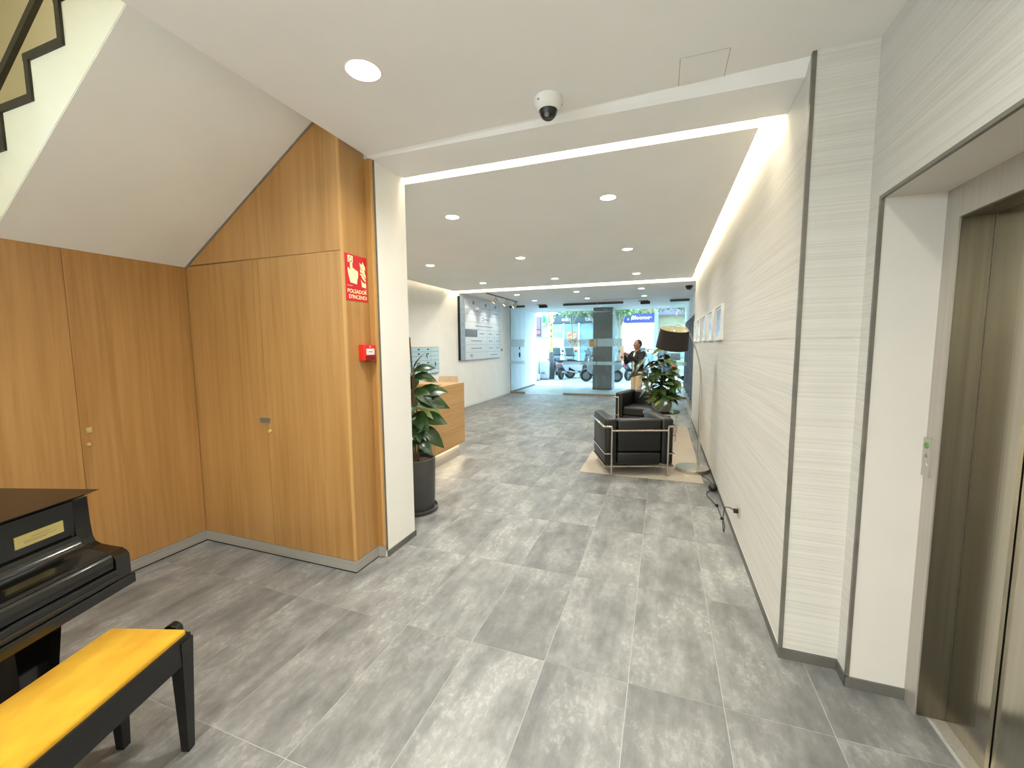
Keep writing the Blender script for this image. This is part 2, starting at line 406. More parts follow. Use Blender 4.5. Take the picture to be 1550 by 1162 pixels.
# ribbed covering in sheets (seams at 1.585 m and along its length)
zs = [(0.052, 1.584), (1.587, 2.98)]; ys = [2.286, 5.05, 7.75, 9.1]
for (z0, z1) in zs:
    for k in range(3):
        struct('wall_sheet', box(XR, XR+0.004, ys[k]+(0.0008 if k else 0), ys[k+1]-0.0008, z0, z1), ribbed, wr)
    struct('wall_sheet', box(XR+0.014, 0.825, 2.27, 2.274, z0, z1), ribbed, wr)
bm = bmesh.new()
B(bm, 0.829, 1.4, 2.165, 2.274, 0, 2.83); B(bm, 0.829, 1.4, -3.1, 2.165, 2.15, 2.83); B(bm, 0.829, 1.4, -3.1, 1.10, 0, 2.15)
wl = struct('wall_lift', bm, noise_mat('lift_jamb_paint', C(209, 203, 194), C(214, 208, 199), (3, 3, 3), rough=0.6))
struct('wall_sheet', box(0.825, 0.829, 2.177, 2.27, 0.052, 2.83), ribbed, wl)
struct('wall_sheet', box(0.825, 0.829, -3.1, 2.165, 2.162, 2.83), ribbed, wl)
struct('wall_sheet', box(0.825, 0.829, 2.165, 2.177, 2.162, 2.83), ribbed, wl)
struct('wall_sheet', box(0.825, 0.829, -3.1, 1.10, 0.052, 2.15), ribbed, wl)
struct('trim_2', box(XR-0.002, XR+0.014, 2.266, 2.286, 0.052, 2.83), trimm)
struct('trim_3', box(0.822, 0.835, 2.161, 2.177, 0.052, 2.162), trimm)
struct('trim_4', box(0.822, 0.835, 1.10, 2.161, 2.148, 2.162), trimm)
bm = bmesh.new(); B(bm, XR-0.004, XR+0.02, 2.274, 9.1, 0, 0.05); B(bm, XR-0.004, 0.829, 2.262, 2.274, 0, 0.05)
B(bm, 0.819, 0.829, 2.158, 2.262, 0, 0.05); B(bm, 0.819, 1.035, 2.157, 2.165, 0, 0.05)
struct('baseboard_right', bm, dark_base)
bm = bmesh.new(); B(bm, XR-0.001, XR+0.01, 2.29, 9.1, 0.05, 0.055)
struct('trim_5', bm, whitep)

# lift: steel frame, reveal, door panels, sill
lift = thing('lift_doorway', 'brushed steel lift doorway set into a niche in the right wall', 'lift', (1.04, 1.64, 0))
def L(x0, x1, y0, y1, z0, z1): return box(x0-1.04, x1-1.04, y0-1.64, y1-1.64, z0, z1)
obj('door_frame', L(1.035, 1.16, 2.083, 2.165, 0, 2.15), steel_frame, lift)
obj('door_frame', L(1.035, 1.16, 1.10, 1.197, 0, 2.15), steel_frame, lift)
obj('frame_head', L(1.035, 1.16, 1.197, 2.083, 2.032, 2.15), steel_frame, lift)
for k, (ya, yb, xx) in enumerate(((1.862, 2.078, 1.135), (1.643, 1.859, 1.150), (1.421, 1.637, 1.150), (1.202, 1.418, 1.135))):
    obj('door_panel', L(xx, xx+0.012, ya, yb, 0.006, 2.03), steel_lift, lift)
dksteel = noise_mat('dark_reveal_steel', C(102, 96, 83), C(116, 110, 96), (60, 60, 1), rough=0.3, metal=0.85)
obj('reveal', L(1.041, 1.134, 2.079, 2.083, 0.006, 2.03), dksteel, lift)
obj('reveal', L(1.041, 1.134, 1.197, 2.079, 2.028, 2.032), dksteel, lift)
obj('shaft_lining', L(1.166, 1.2, 1.10, 2.165, 0, 2.15), gapm, lift)
sill = obj('sill', L(1.09, 1.166, 1.197, 2.083, 0.0, 0.005), steel_frame, lift)
cp = thing('lift_call_plate', 'small steel lift call plate with a round green button on the door frame', 'button', (1.034, 2.138, 1.015))
bm = bmesh.new(); prism(bm, [(-0.026, 0), (0.026, 0), (0.026, 0.158), (-0.026, 0.158)], -0.008, 0.001, 'x')
obj('plate', bm, steel_frame, cp)
bm = bmesh.new(); lathe(bm, [(0, 0.004), (0.012, 0.004), (0.014, 0.0)], n=20); bmesh.ops.transform(bm, matrix=Matrix.Rotation(-math.pi/2, 4, 'Y'), verts=bm.verts)
obj('button', bm, mat('green_button', C(88, 128, 70), 0.4, emit=C(60, 140, 60), estr=0.15), cp, True, (-0.008, 0.0, 0.128))
bm = bmesh.new(); prism(bm, [(-0.012, 0), (0.012, 0), (0, 0.018)], -0.0015, 0, 'x')
obj('arrow', bm, greyp, cp, loc=(-0.008, 0, 0.078))
bm = bmesh.new(); lathe(bm, [(0, 0.003), (0.013, 0.003), (0.014, 0.0)], n=20); bmesh.ops.transform(bm, matrix=Matrix.Rotation(-math.pi/2, 4, 'Y'), verts=bm.verts)
obj('key_switch', bm, steel_frame, cp, True, (-0.008, 0, 0.045))

# ---- left: wood walls under the stairs
wlft = struct('wall_left', box(-3.49, -3.46, -3.1, 2.204, 0, 2.14), gapm)
ypan = [-3.1, -1.9, -1.1, -0.3, 0.60, 1.482, 2.182]
for a, b in zip(ypan, ypan[1:]):
    p = struct('wood_panel', box(-3.46, XW, a+0.0012, b-0.0012, 0.088, 2.176), wood, wlft)
    if b == 2.182:
        obj('latch', box(-3.44, -3.432, 1.512, 1.536, 1.022, 1.056), brass, p)
        bm = bmesh.new(); lathe(bm, [(0, 0.016), (0.01, 0.014), (0.013, 0.007), (0.011, 0)], n=16); bmesh.ops.transform(bm, matrix=Matrix.Rotation(math.pi/2, 4, 'Y'), verts=bm.verts)
        obj('knob', bm, brass, p, True, (-3.44, 1.516, 0.95))
wst = struct('wall_stair', box(-3.46, -1.97, 2.205, 2.40, 0, 2.83), gapm)
d1 = struct('cupboard_door', box(-3.46, -2.694, YW, 2.205, 0.088, 2.176), wood, wst)
d2 = struct('cupboard_door', box(-2.691, -1.962, YW, 2.205, 0.088, 2.176), wood, wst)
obj('latch', box(-2.752, -2.664, YW-0.012, YW, 1.012, 1.046), trimm, d1)
bm = bmesh.new(); lathe(bm, [(0, 0.018), (0.012, 0.016), (0.015, 0.008), (0.012, 0)], n=16); bmesh.ops.transform(bm, matrix=Matrix.Rotation(math.pi/2, 4, 'X'), verts=bm.verts)
obj('knob', bm, brass, d2, True, (-2.666, YW, 0.952))
# stair geometry: soffit z = 2.18 + 0.627 (x + 3.43)
def soff(x): return 2.18 + 0.627*(x+3.43)
bm = bmesh.new(); prism(bm, [(-3.436, 2.179), (-1.962, 2.179), (-1.962, soff(-1.962)-0.004), (-3.436, soff(-3.436)-0.004)], YW, 2.205)
struct('wood_panel', bm, wood, wst)
# shadow-gap line where soffit meets wood
bm = bmesh.new(); prism(bm, [(-3.44, soff(-3.44)-0.016), (-1.95, soff(-1.95)-0.016), (-1.95, soff(-1.95)), (-3.44, soff(-3.44))], YW-0.006, YW+0.002)
struct('trim_6', bm, noise_mat('grey_shadow_bead', C(120, 116, 110), C(136, 132, 126), (5, 5, 5), rough=0.8))
# corner post and end panel
we = struct('wall_end', box(-1.97, -1.945-0.006, 2.205, 2.425, 0, 2.83), gapm)
struct('corner_edge', box(-1.962, -1.943, YW-0.001, YW+0.012, 0.088, 3.05), wood_edge, we)
struct('wood_panel', box(-1.952, -1.945, YW+0.012, 2.425, 0.088, 3.05), wood, we)
struct('jamb_strip', box(-1.975, -1.900, 2.425, 2.445, 0.088, 2.826), wood, we)
struct('jamb_edge', box(-1.900, -1.889, 2.421, 2.447, 0.088, 2.826), wood_edge, we)
bm = bmesh.new()
B(bm, -3.44, XW+0.002, -3.1, YW-0.002, 0.010, 0.086); B(bm, -3.438, -2.693, YW-0.002, YW, 0.010, 0.086); B(bm, -2.692, -1.945, YW-0.002, YW, 0.010, 0.086)
B(bm, -1.945, -1.943, YW-0.002, 2.423, 0.010, 0.086); B(bm, -1.945, -1.889, 2.421, 2.425, 0.010, 0.086)
struct('baseboard_left', bm, steel)
bm = bmesh.new(); B(bm, -3.46, -1.947, YW+0.001, 2.2, 0, 0.088); B(bm, -3.46, -3.442, -3.1, YW, 0, 0.088); B(bm, -1.97, -1.947, 2.2, 2.425, 0, 0.088)
struct('trim_7', bm, gapm)
# white pier that ends the wood wall, lobby wall behind it
wp = struct('wall_pier', box(-4.9, -1.885, 2.447, 2.81, 0, 3.0), white)
struct('trim_8', box(-1.892, -1.8835, 2.443, 2.456, 0.05, 2.822), trimm)
bm = bmesh.new(); B(bm, -1.885, -1.876, 2.445, 2.818, 0, 0.045); B(bm, -4.65, -1.876, 2.81, 2.818, 0, 0.045)
struct('baseboard_pier', bm, dark_base)
# lobby / vestibule left wall
wll = struct('wall_lobby_left', box(-4.9, XL, 2.81, 15.4, 0, 3.0), white)
bm = bmesh.new(); B(bm, XL, XL+0.008, 2.82, 12.5, 0, 0.05)
struct('baseboard_lobby_left', bm, whitep)
# right side of the vestibule: bulkhead over dark glazed screens
wv = struct('wall_vestibule', box(0.70, 1.4, 9.1, 15.4, 2.26, 2.80), white)
obj('plain_panel', box(0.70, 1.4, 9.1, 9.9, 0, 2.26), white, wv)
obj('threshold', box(0.66, 0.76, 9.9, 15.4, 0, 0.10), bronze, wv)
obj('recess_back', box(1.34, 1.4, 9.9, 15.4, 0, 2.26), noise_mat('recess_dark', C(120, 130, 144), C(134, 144, 158), (3, 3, 3), rough=0.6), wv)
obj('recess_floor', box(0.76, 1.34, 9.9, 15.4, -0.02, 0.005), dark_base, wv)
obj('recess_end', box(0.70, 1.4, 15.3, 15.4, 0, 2.26), white, wv)
framed = noise_mat('slate_blue_frame', C(112, 120, 132), C(126, 134, 146), (3, 3, 9), rough=0.4, metal=0.3)
for y in (9.95, 10.75, 11.55, 12.35, 13.15, 13.95, 14.75):
    obj('mullion', box(0.68, 0.78, y, y+0.09, 0.10, 2.26), framed, wv)
    obj('pane', box(0.725, 0.735, y+0.09, min(y+0.8, 15.3), 0.10, 2.26), glassm, wv)
# facade above and beside the opening
struct('wall_facade', box(-14, XL, 15.3, 15.6, 0, 8), creamm)
struct('wall_facade_right', box(0.70, 14, 15.3, 15.6, 0, 8), creamm)
struct('wall_facade_head', box(XL, 0.70, 15.3, 15.6, 2.80, 8), creamm)
struct('wall_hall_back', box(-3.6, 1.4, -3.3, -3.1, 0, 3.0), white)
# stairwell box
bm = bmesh.new(); B(bm, -6.6, -6.4, -0.2, 2.6, 0, 5.8); struct('wall_stair_left', bm, creamm)
struct('wall_stair_back', box(-6.4, -1.97, 2.40, 2.446, 0, 5.8), creamm)
struct('wall_stair_right', box(-1.9, -1.7, -0.2, 2.446, 3.13, 5.8), creamm)
bm = bmesh.new(); B(bm, -6.4, -3.55, -0.2, 0.0, 0, 5.8); B(bm, -3.55, -1.9, -0.2, 0, 3.13, 5.8); struct('wall_stair_front', bm, creamm)
struct('ceiling_stair', box(-6.6, -1.7, -0.2, 2.6, 5.6, 5.8), ceilm)

# ================================================================== STAIRS
st = thing('staircase', 'cream staircase rising over the wood panelling with dark zigzag step edging', 'staircase', (-3.4, 1.205, 0))
YS = 1.205
prof = []; zig = []
x0, z0, tr, ri = -2.915, 2.962, 0.293, 0.181
k0, k1 = -8, 4
for k in range(k0, k1):
    xa = x0 + tr*k; z = z0 + ri*k
    prof += [(xa, z), (xa+tr, z)]
lo = [(prof[-1][0], soff(prof[-1][0])), (prof[0][0], soff(prof[0][0]))]
clipx = -1.905
pp = [(min(x, clipx), z) for x, z in prof if x <= clipx + tr]
poly = [(pp[0][0], soff(pp[0][0]))] + pp + [(clipx, soff(clipx))]
bm = bmesh.new(); prism(bm, poly, YS, 2.183)
fl = obj('flight', bm, creamm, st); fl.location = (3.4, -YS, 0)
# smooth soffit skin (greyer plaster)
bm = bmesh.new(); xs0 = -3.458
prism(bm, [(xs0, soff(xs0)-0.006), (clipx, soff(clipx)-0.006), (clipx, soff(clipx)-0.001), (xs0, soff(xs0)-0.001)], YS+0.002, YW-0.008)
so = obj('soffit', bm, soffm, st); so.location = (3.4, -YS, 0)
# zigzag edging bars, one per riser and tread
zm = noise_mat('dark_olive_metal', C(48, 45, 38), C(62, 58, 49), (12, 12, 12), rough=0.5, metal=0.4)
w = 0.034
for k in range(k0, k1):
    xa = x0+tr*k; z = z0+ri*k
    if xa+tr > clipx+0.05: continue
    o = obj('edge_bar', box(xa-0.004, xa+tr+w, YS-0.012, YS+0.03, z-w+0.004, z+0.004), zm, st); o.location = (3.4, -YS, 0)
    o = obj('edge_bar', box(xa+tr, xa+tr+w, YS-0.012, YS+0.03, z+0.004, z+ri-w+0.004), zm, st); o.location = (3.4, -YS, 0)
rail = thing('stair_railing', 'dark flat metal stair railing bar sloping above the zigzag edging', 'railing', (-3.0, 1.22, 2.9))
def slopebar(xa, xb, zoff, h=0.045):
    bm = bmesh.new()
    def zz(x): return 2.934 + (x+3.146)*0.66 + zoff
    prism(bm, [(xa, zz(xa)), (xb, zz(xb)), (xb, zz(xb)+h), (xa, zz(xa)+h)], 1.20, 1.222)
    bmesh.ops.translate(bm, verts=bm.verts, vec=(3.0, -1.22, -2.9)); return bm
obj('lower_rail', slopebar(-4.6, -1.95, -0.01), zm, rail)
obj('handrail', slopebar(-4.6, -1.95, 0.62), zm, rail)
for x in (-4.4, -3.62, -2.10):
    zz = 2.934 + (x+3.146)*0.66
    obj('post', box(x+3.0, x+3.03, -0.02, 0.002, zz-2.9-0.40, zz-2.9+0.64), zm, rail)

# ================================================================== LIGHTS
def downlight(x, y, z, r, power, label, group, spread=150):
    t = thing('ceiling_downlight', label, 'downlight', (x, y, z), 0, group)
    bm = bmesh.new(); lathe(bm, [(r, -0.0005), (r*1.08, -0.003), (r*1.16, -0.0005)], n=32); obj('trim_ring', bm, whitep, t, True)
    bm = bmesh.new(); lathe(bm, [(0, -0.0022), (r*0.99, -0.0018)], n=32); obj('diffuser', bm, diff, t)
    l = bpy.data.lights.new('lamp', 'AREA'); l.shape = 'DISK'; l.size = r*1.9; l.energy = power; l.color = WARM; l.spread = math.radians(spread)
    lo = bpy.data.objects.new('lamp', l); COL.objects.link(lo); lo.parent = t; lo.location = (0, 0, -0.006)
    return t
downlight(-1.335, 1.685, 2.83, 0.074, P_HALL*1.3, 'large round downlight in the hall ceiling near the wood panelling', 'hall downlights')
downlight(0.30, 0.62, 2.83, 0.074, P_HALL, 'round downlight in the hall ceiling in front of the lift doors', 'hall downlights')
downlight(-1.335, 0.15, 2.83, 0.074, P_HALL*1.25, 'added unseen round downlight in the hall ceiling above the piano bench', 'hall downlights')  # this lamp and the next two are added out of view for even light
downlight(0.30, -0.5, 2.83, 0.074, P_HALL, 'added unseen round downlight in the hall ceiling behind the lift', 'hall downlights')
downlight(-1.335, -1.5, 2.83, 0.074, P_HALL, 'added unseen round downlight far back in the hall ceiling', 'hall downlights')
for x, nm in ((-2.7, 'left'), (-1.3, 'middle'), (0.1, 'right')):  # added fill row behind the camera, bounces light off the back wall
    downlight(x, -2.6, 2.83, 0.074, 42.0, '%s added fill downlight of the unseen row washing the hall back wall' % nm, 'hall downlights')
rows = [(3.70, 'nearest row'), (5.745, 'second row'), (7.76, 'third row')]
cols = [(-0.468, 'by the ribbed wall'), (-1.95, 'in the middle column'), (-3.43, 'by the left wall')]
for y, rn in rows:
    for x, cn in cols:
        downlight(x, y, 2.80, 0.062, P_LOBBY, 'small lobby ceiling downlight, %s, %s' % (rn, cn), 'lobby downlights')
for y, rn in ((9.86, 'row just past the far cove'), (11.37, 'last row before the glass doors')):
    for x, cn in ((-0.485, 'on the right'), (-1.95, 'in the middle'), (-3.44, 'on the left')):
        downlight(x, y, 2.80, 0.062, P_VEST, 'small vestibule downlight, %s, %s' % (rn, cn), 'vestibule downlights')
sl = thing('added_stair_lamp', 'added unseen round ceiling lamp lighting the stairwell', 'lamp', (-3.6, 1.0, 5.6))  # lamp added out of view to brighten the stairwell
bm = bmesh.new(); lathe(bm, [(0, -0.08), (0.14, -0.07), (0.18, -0.03), (0.18, 0)], n=32); obj('shade', bm, diff, sl, True)
l = bpy.data.lights.new('lamp', 'AREA'); l.shape = 'DISK'; l.size = 0.36; l.energy = P_STAIR; l.color = (1.0, 0.91, 0.68)
lo = bpy.data.objects.new('lamp', l); COL.objects.link(lo); lo.parent = sl; lo.location = (0, 0, -0.1)

# track with three spotlights aimed at the directory board
tk = thing('lighting_track', 'thin grey ceiling track carrying three spotlights', 'track', (-3.97, 10.3, 2.80))
obj('rail', box(-0.016, 0.016, -1.1, 1.08, -0.025, 0), greyp, tk)
beige = mat('beige_spot_body', C(214, 200, 180), 0.45)
for y, nm in ((9.75, 'first spotlight on the track, nearest the desk'), (10.5, 'middle spotlight on the ceiling track'), (11.2, 'last spotlight on the track, nearest the glass')):
    t = thing('track_spotlight', nm, 'spotlight', (-3.97, y, 2.775), 0, 'track spotlights')
    bm = bmesh.new(); tube(bm, [(0, 0, 0), (0, 0, -0.06)], 0.008, 8); obj('stem', bm, greyp, t)
    ax = Vector((-0.62, -0.10, -0.55)).normalized()
    bm = bmesh.new(); c = Vector((0, 0, -0.10)); tube(bm, [c - ax*0.075, c + ax*0.075], 0.052, 20)
    obj('head', bm, beige, t, True)
    bm = bmesh.new(); tube(bm, [c + ax*0.0755, c + ax*0.078], 0.042, 20); obj('lens', bm, diff, t)
    s = bpy.data.lights.new('lamp', 'SPOT'); s.energy = 13; s.spot_size = math.radians(58); s.spot_blend = 0.6; s.color = (1, 0.93, 0.82); s.shadow_soft_size = 0.03
    so_ = bpy.data.objects.new('lamp', s); COL.objects.link(so_); so_.parent = t; so_.location = c + ax*0.085
    so_.rotation_euler = ax.to_track_quat('-Z', 'Y').to_euler()

# desk glow strip is part of the desk (below)

# ================================================================== PIANO AND BENCH
RZP = math.atan2(-0.9552, 0.2960)
po = Vector((-1.989, 0.98, 0))
pn = thing('grand_piano', 'black lacquered grand piano with closed fallboard against the wood panelling', 'piano', po, RZP)
def vy(poly): return [(-a, z) for a, z in poly]          # depth v -> local y = -v
bm = rbox(0, 1.45, -0.50, 0.0, 0.617, 0.658, 0.004, 2); obj('keybed', bm, lacq, pn)
chk = [(0.008, 0.658), (0.008, 0.738), (0.014, 0.752), (0.036, 0.767), (0.085, 0.773), (0.124, 0.781), (0.146, 0.793), (0.155, 0.815), (0.160, 0.862), (0.165, 0.976), (0.30, 0.976), (0.30, 0.658)]
for xa, xb in ((0.010, 0.066), (1.384, 1.440)):
    bm = bmesh.new(); prism(bm, vy(chk), xa, xb, 'x'); obj('cheek', bm, lacq, pn)
fb = [(0.014, 0.712), (0.014, 0.752), (0.022, 0.766), (0.05, 0.776), (0.09, 0.783), (0.118, 0.795), (0.136, 0.812), (0.145, 0.842), (0.155, 0.842), (0.155, 0.712)]
bm = bmesh.new(); prism(bm, vy(fb), 0.070, 1.380, 'x'); obj('fallboard', bm, lacq, pn, True, auto=50)
bm = bmesh.new(); tube(bm, [(0.07, -0.026, 0.7705), (1.38, -0.026, 0.7705)], 0.005, 8); obj('fall_bead', bm, lacq, pn, True)
bm = rbox(0.066, 1.384, -0.040, -0.004, 0.658, 0.706, 0.006, 2); obj('keyslip', bm, lacq, pn)
bm = bmesh.new(); tube(bm, [(0.066, -0.006, 0.678), (1.384, -0.006, 0.678)], 0.006, 8); obj('slip_bead', bm, lacq, pn, True)
obj('front_board', box(0.066, 1.384, -0.19, -0.162, 0.80, 0.976), lacq, pn)
pq = obj('plaque', box(0.104, 0.252, -0.162, -0.159, 0.874, 0.917), brass, pn); pq['label'] = 'small pale brass name plaque'
ink = mat('engraved_ink', C(150, 138, 92), 0.6)
for z, a, b in ((0.902, 0.145, 0.205), (0.892, 0.128, 0.228), (0.887, 0.160, 0.226)):
    obj('engraved_line', box(a, b, -0.1588, -0.158, z-0.0012, z+0.0012), ink, pq)
# lid and rim follow the same plan outline (depth v)
def outline(o):
    pts = [(0+o, 0.118+o), (0+o, 0.72)]
    for k in range(1, 12):
        t = k/12; pts.append((0+o + (0.72)*(3*t*t-2*t*t*t), 0.72 + 0.70*t))
    pts += [(0.80, 1.47-o), (1.10, 1.50-o), (1.34, 1.47-o), (1.45-o, 1.34), (1.45-o, 0.118+o)]
    return pts
def slab(po_lo, po_hi, zlo, zhi):
    bm = bmesh.new()
    A = [bm.verts.new((x, -v, zlo)) for x, v in po_lo]; Bv = [bm.verts.new((x, -v, zhi)) for x, v in po_hi]
    n = len(A); bm.faces.new(A); bm.faces.new(list(reversed(Bv)))
    for i in range(n): bm.faces.new((A[i], Bv[i], Bv[(i+1) % n], A[(i+1) % n]))
    return bm
obj('lid', slab(outline(0.045), outline(0.0), 0.979, 1.001), lacq_lid, pn)
rim = [(x, v if v > 0.25 else 0.30) for x, v in outline(0.012)]
obj('rim', slab(rim, rim, 0.62, 0.976), lacq, pn)
for (cx, cv) in ((0.246, 0.19), (1.20, 0.19), (1.08, 1.28)):
    lg = bmesh.new()
    v8 = []
    for z, h in ((0.10, 0.034), (0.58, 0.072)):
        for sx, sy in ((-1, -1), (1, -1), (1, 1), (-1, 1)): v8.append(lg.verts.new((cx+sx*h, -cv+sy*h, z)))
    for f in ((0,3,2,1),(4,5,6,7),(0,1,5,4),(1,2,6,5),(2,3,7,6),(3,0,4,7)): lg.faces.new([v8[i] for i in f])
    B(lg, cx-0.09, cx+0.09, -cv-0.09, -cv+0.09, 0.58, 0.618)
    l_ = obj('leg', lg, lacq, pn)
    cb = bmesh.new(); lathe(cb, [(0.0, 0.0), (0.02, 0.0), (0.03, 0.03), (0.03, 0.06), (0.02, 0.1), (0, 0.1)], (cx, -cv, 0), 16); obj('caster', cb, brass, l_, True)
ly = obj('pedal_lyre', box(0.58, 0.86, -0.50, -0.42, 0.06, 0.14), lacq, pn)
for x in (0.64, 0.78): obj('lyre_post', box(x, x+0.03, -0.475, -0.445, 0.14, 0.62), lacq, ly)
for x in (0.64, 0.705, 0.77): obj('pedal', rbox(x, x+0.026, -0.42, -0.33, 0.085, 0.097, 0.004, 2), brass, ly)

RZB = math.atan2(-0.952, 0.307)
bu = Vector((0.307, -0.952, 0)).normalized(); bv = Vector((-0.952, -0.307, 0)).normalized()
BL, BW = 0.76, 0.315
bc = Vector((-1.690, 0.985, 0)) + bu*BL/2 + bv*BW/2
bn = thing('piano_bench', 'black wooden piano bench with a golden yellow velvet seat', 'bench', bc, RZB)
hx, hy = BL/2, BW/2
bm = rbox(-hx+0.006, hx-0.006, -hy+0.006, hy-0.008, 0.448, 0.486, 0.012, 3); obj('seat_cushion', bm, velvet, bn, True)
bm = bmesh.new()
B(bm, -hx, hx, hy-0.024, hy, 0.365, 0.468); B(bm, -hx, hx, -hy, -hy+0.024, 0.365, 0.468)
B(bm, -hx, -hx+0.024, -hy+0.024, hy-0.024, 0.365, 0.468); B(bm, hx-0.024, hx, -hy+0.024, hy-0.024, 0.365, 0.468)
B(bm, -hx+0.024, hx-0.024, -hy+0.024, hy-0.024, 0.43, 0.446)
obj('apron', bm, satin, bn)
for sx in (-1, 1):
    for sy in (-1, 1):
        lg = bmesh.new(); cx, cy = sx*(hx-0.022), sy*(hy-0.022); v8 = []
        for z, h, ox in ((0.0, 0.015, -0.004), (0.452, 0.027, 0)):
            for ax_, ay_ in ((-1, -1), (1, -1), (1, 1), (-1, 1)): v8.append(lg.verts.new((cx+ax_*h+sx*ox, cy+ay_*h+sy*ox, z)))
        for f in ((0,3,2,1),(4,5,6,7),(0,1,5,4),(1,2,6,5),(2,3,7,6),(3,0,4,7)): lg.faces.new([v8[i] for i in f])
        obj('leg', lg, satin, bn)
bm = bmesh.new(); tube(bm, [(-hx-0.001, 0.045, 0.437), (-hx-0.03, 0.045, 0.437)], 0.010, 12); tube(bm, [(-hx-0.03, 0.045, 0.437), (-hx-0.034, 0.045, 0.437), (-hx-0.062, 0.045, 0.437), (-hx-0.068, 0.045, 0.437)], [0.024, 0.029, 0.029, 0.022], 20)
obj('adjuster_knob', bm, lacq, bn, True)

# ================================================================== HALL FIXTURES
# fire sign
sg = thing('fire_alarm_sign', 'red fire alarm sign with hand and flame pictograms on the wood end panel', 'sign', (-1.945, 2.302, 1.863))
obj('plate', box(0.0, 0.002, -0.108, 0.108, 0, 0.302), redsign, sg)
def SG(poly, name, m=lum):
    bm = bmesh.new(); prism(bm, poly, 0.002, 0.0028, 'x'); return obj(name, bm, m, sg)
SG([(-0.076, 0.248), (-0.028, 0.248), (-0.028, 0.292), (-0.076, 0.292)], 'button_box')
bm = bmesh.new(); lathe(bm, [(0, 0.0006), (0.017, 0.0006), (0.017, 0)], n=24); bmesh.ops.transform(bm, matrix=Matrix.Rotation(math.pi/2, 4, 'Y'), verts=bm.verts); obj('button_ring', bm, redsign, sg, loc=(0.0028, -0.052, 0.268))
bm = bmesh.new(); lathe(bm, [(0, 0.0006), (0.012, 0.0006), (0.012, 0)], n=24); bmesh.ops.transform(bm, matrix=Matrix.Rotation(math.pi/2, 4, 'Y'), verts=bm.verts); obj('button_dot', bm, lum, sg, loc=(0.0034, -0.052, 0.268))
hand = [(-0.058, 0.118), (0.004, 0.112), (0.006, 0.135), (0.016, 0.160), (0.017, 0.196), (0.010, 0.202), (-0.002, 0.200), (-0.004, 0.208), (-0.018, 0.206), (-0.020, 0.214), (-0.032, 0.214), (-0.034, 0.208), (-0.036, 0.262), (-0.042, 0.268), (-0.050, 0.268), (-0.056, 0.262), (-0.056, 0.19), (-0.064, 0.205), (-0.073, 0.214), (-0.080, 0.210), (-0.078, 0.185), (-0.072, 0.160)]
SG(hand, 'hand')
for poly in ([(0.052, 0.10), (0.094, 0.095), (0.094, 0.128), (0.074, 0.128), (0.056, 0.136), (0.044, 0.150), (0.050, 0.120)],
             [(0.030, 0.186), (0.046, 0.178), (0.060, 0.156), (0.092, 0.134), (0.090, 0.152), (0.072, 0.172), (0.056, 0.190)],
             [(0.040, 0.226), (0.040, 0.196), (0.058, 0.196), (0.080, 0.170), (0.094, 0.160), (0.094, 0.184), (0.074, 0.206), (0.054, 0.212)],
             [(0.036, 0.262), (0.040, 0.234), (0.060, 0.214), (0.088, 0.196), (0.080, 0.214), (0.062, 0.234), (0.054, 0.256), (0.046, 0.250)],
             [(0.066, 0.270), (0.060, 0.244), (0.070, 0.226), (0.090, 0.212), (0.092, 0.236), (0.078, 0.252)]):
    SG(poly, 'flame')
Msg = lambda y, z: frame_M((0.002, y, z), (0, 1, 0), (0, 0, 1))
text('sign_text', "POLSADOR", 0.036, lum, sg, Msg(0.004, 0.062), 0.0006, xs=1.02, bold=0.0004)
text('sign_text', "D'INCENDI", 0.036, lum, sg, Msg(0.010, 0.026), 0.0006, xs=0.98, bold=0.0004)
for y0_, y1_, z_ in ((-0.092, -0.040, 0.098), (0.074, 0.102, 0.084)):
    obj('small_print', box(0.002, 0.0024, y0_, y1_, z_-0.003, z_+0.003), mat('sign_small_print', C(226, 150, 140), 0.5), sg)
# alarm call point
al = thing('fire_alarm_call_point', 'red box fire alarm call point below the red sign', 'alarm', (-1.945, 2.352, 1.464))
obj('housing', rbox(0, 0.052, -0.055, 0.055, 0.0, 0.108, 0.004, 2), redp, al)
obj('glass_plate', box(0.052, 0.0545, -0.040, 0.040, 0.036, 0.080), whitep, al)
for y in (-0.014, 0.0, 0.014): obj('mark', box(0.0545, 0.0552, y-0.003, y+0.003, 0.055, 0.063), blackp, al)
obj('flap', rbox(0.040, 0.058, -0.050, 0.056, -0.008, 0.040, 0.004, 2), glass_mat('alarm_flap', (0.98, 0.75, 0.72, 1)), al)
obj('emblem', box(0.052, 0.0526, -0.008, 0.006, 0.088, 0.100), mat('alarm_emblem', C(240, 170, 160), 0.5), al)

# hall dome camera, hatch
dc = thing('dome_camera', 'white dome security camera on the hall ceiling', 'camera', (-0.590, 2.20, 2.83))
bm = bmesh.new(); lathe(bm, [(0, 0), (0.074, 0), (0.075, -0.022), (0.070, -0.030), (0.068, -0.034), (0.062, -0.050), (0.048, -0.060), (0.046, -0.052), (0, -0.052)], n=40); obj('base', bm, whitep, dc, True)
bm = bmesh.new(); lathe(bm, [(0.046, -0.054)] + [(0.045*math.cos(a), -0.062-0.045*math.sin(a)) for a in [k*math.pi/16 for k in range(8)]] + [(0, -0.107)], n=32); obj('dome', bm, clear, dc, True)
bm = bmesh.new(); lathe(bm, [(0.044, -0.054), (0.040, -0.075), (0.030, -0.088), (0, -0.094)], n=24); obj('lens_unit', bm, blackp, dc, True)
bm = bmesh.new(); tube(bm, [(0, -0.02, -0.085), (0.0, -0.033, -0.092)], 0.012, 14); obj('lens', bm, greyp, dc, True)
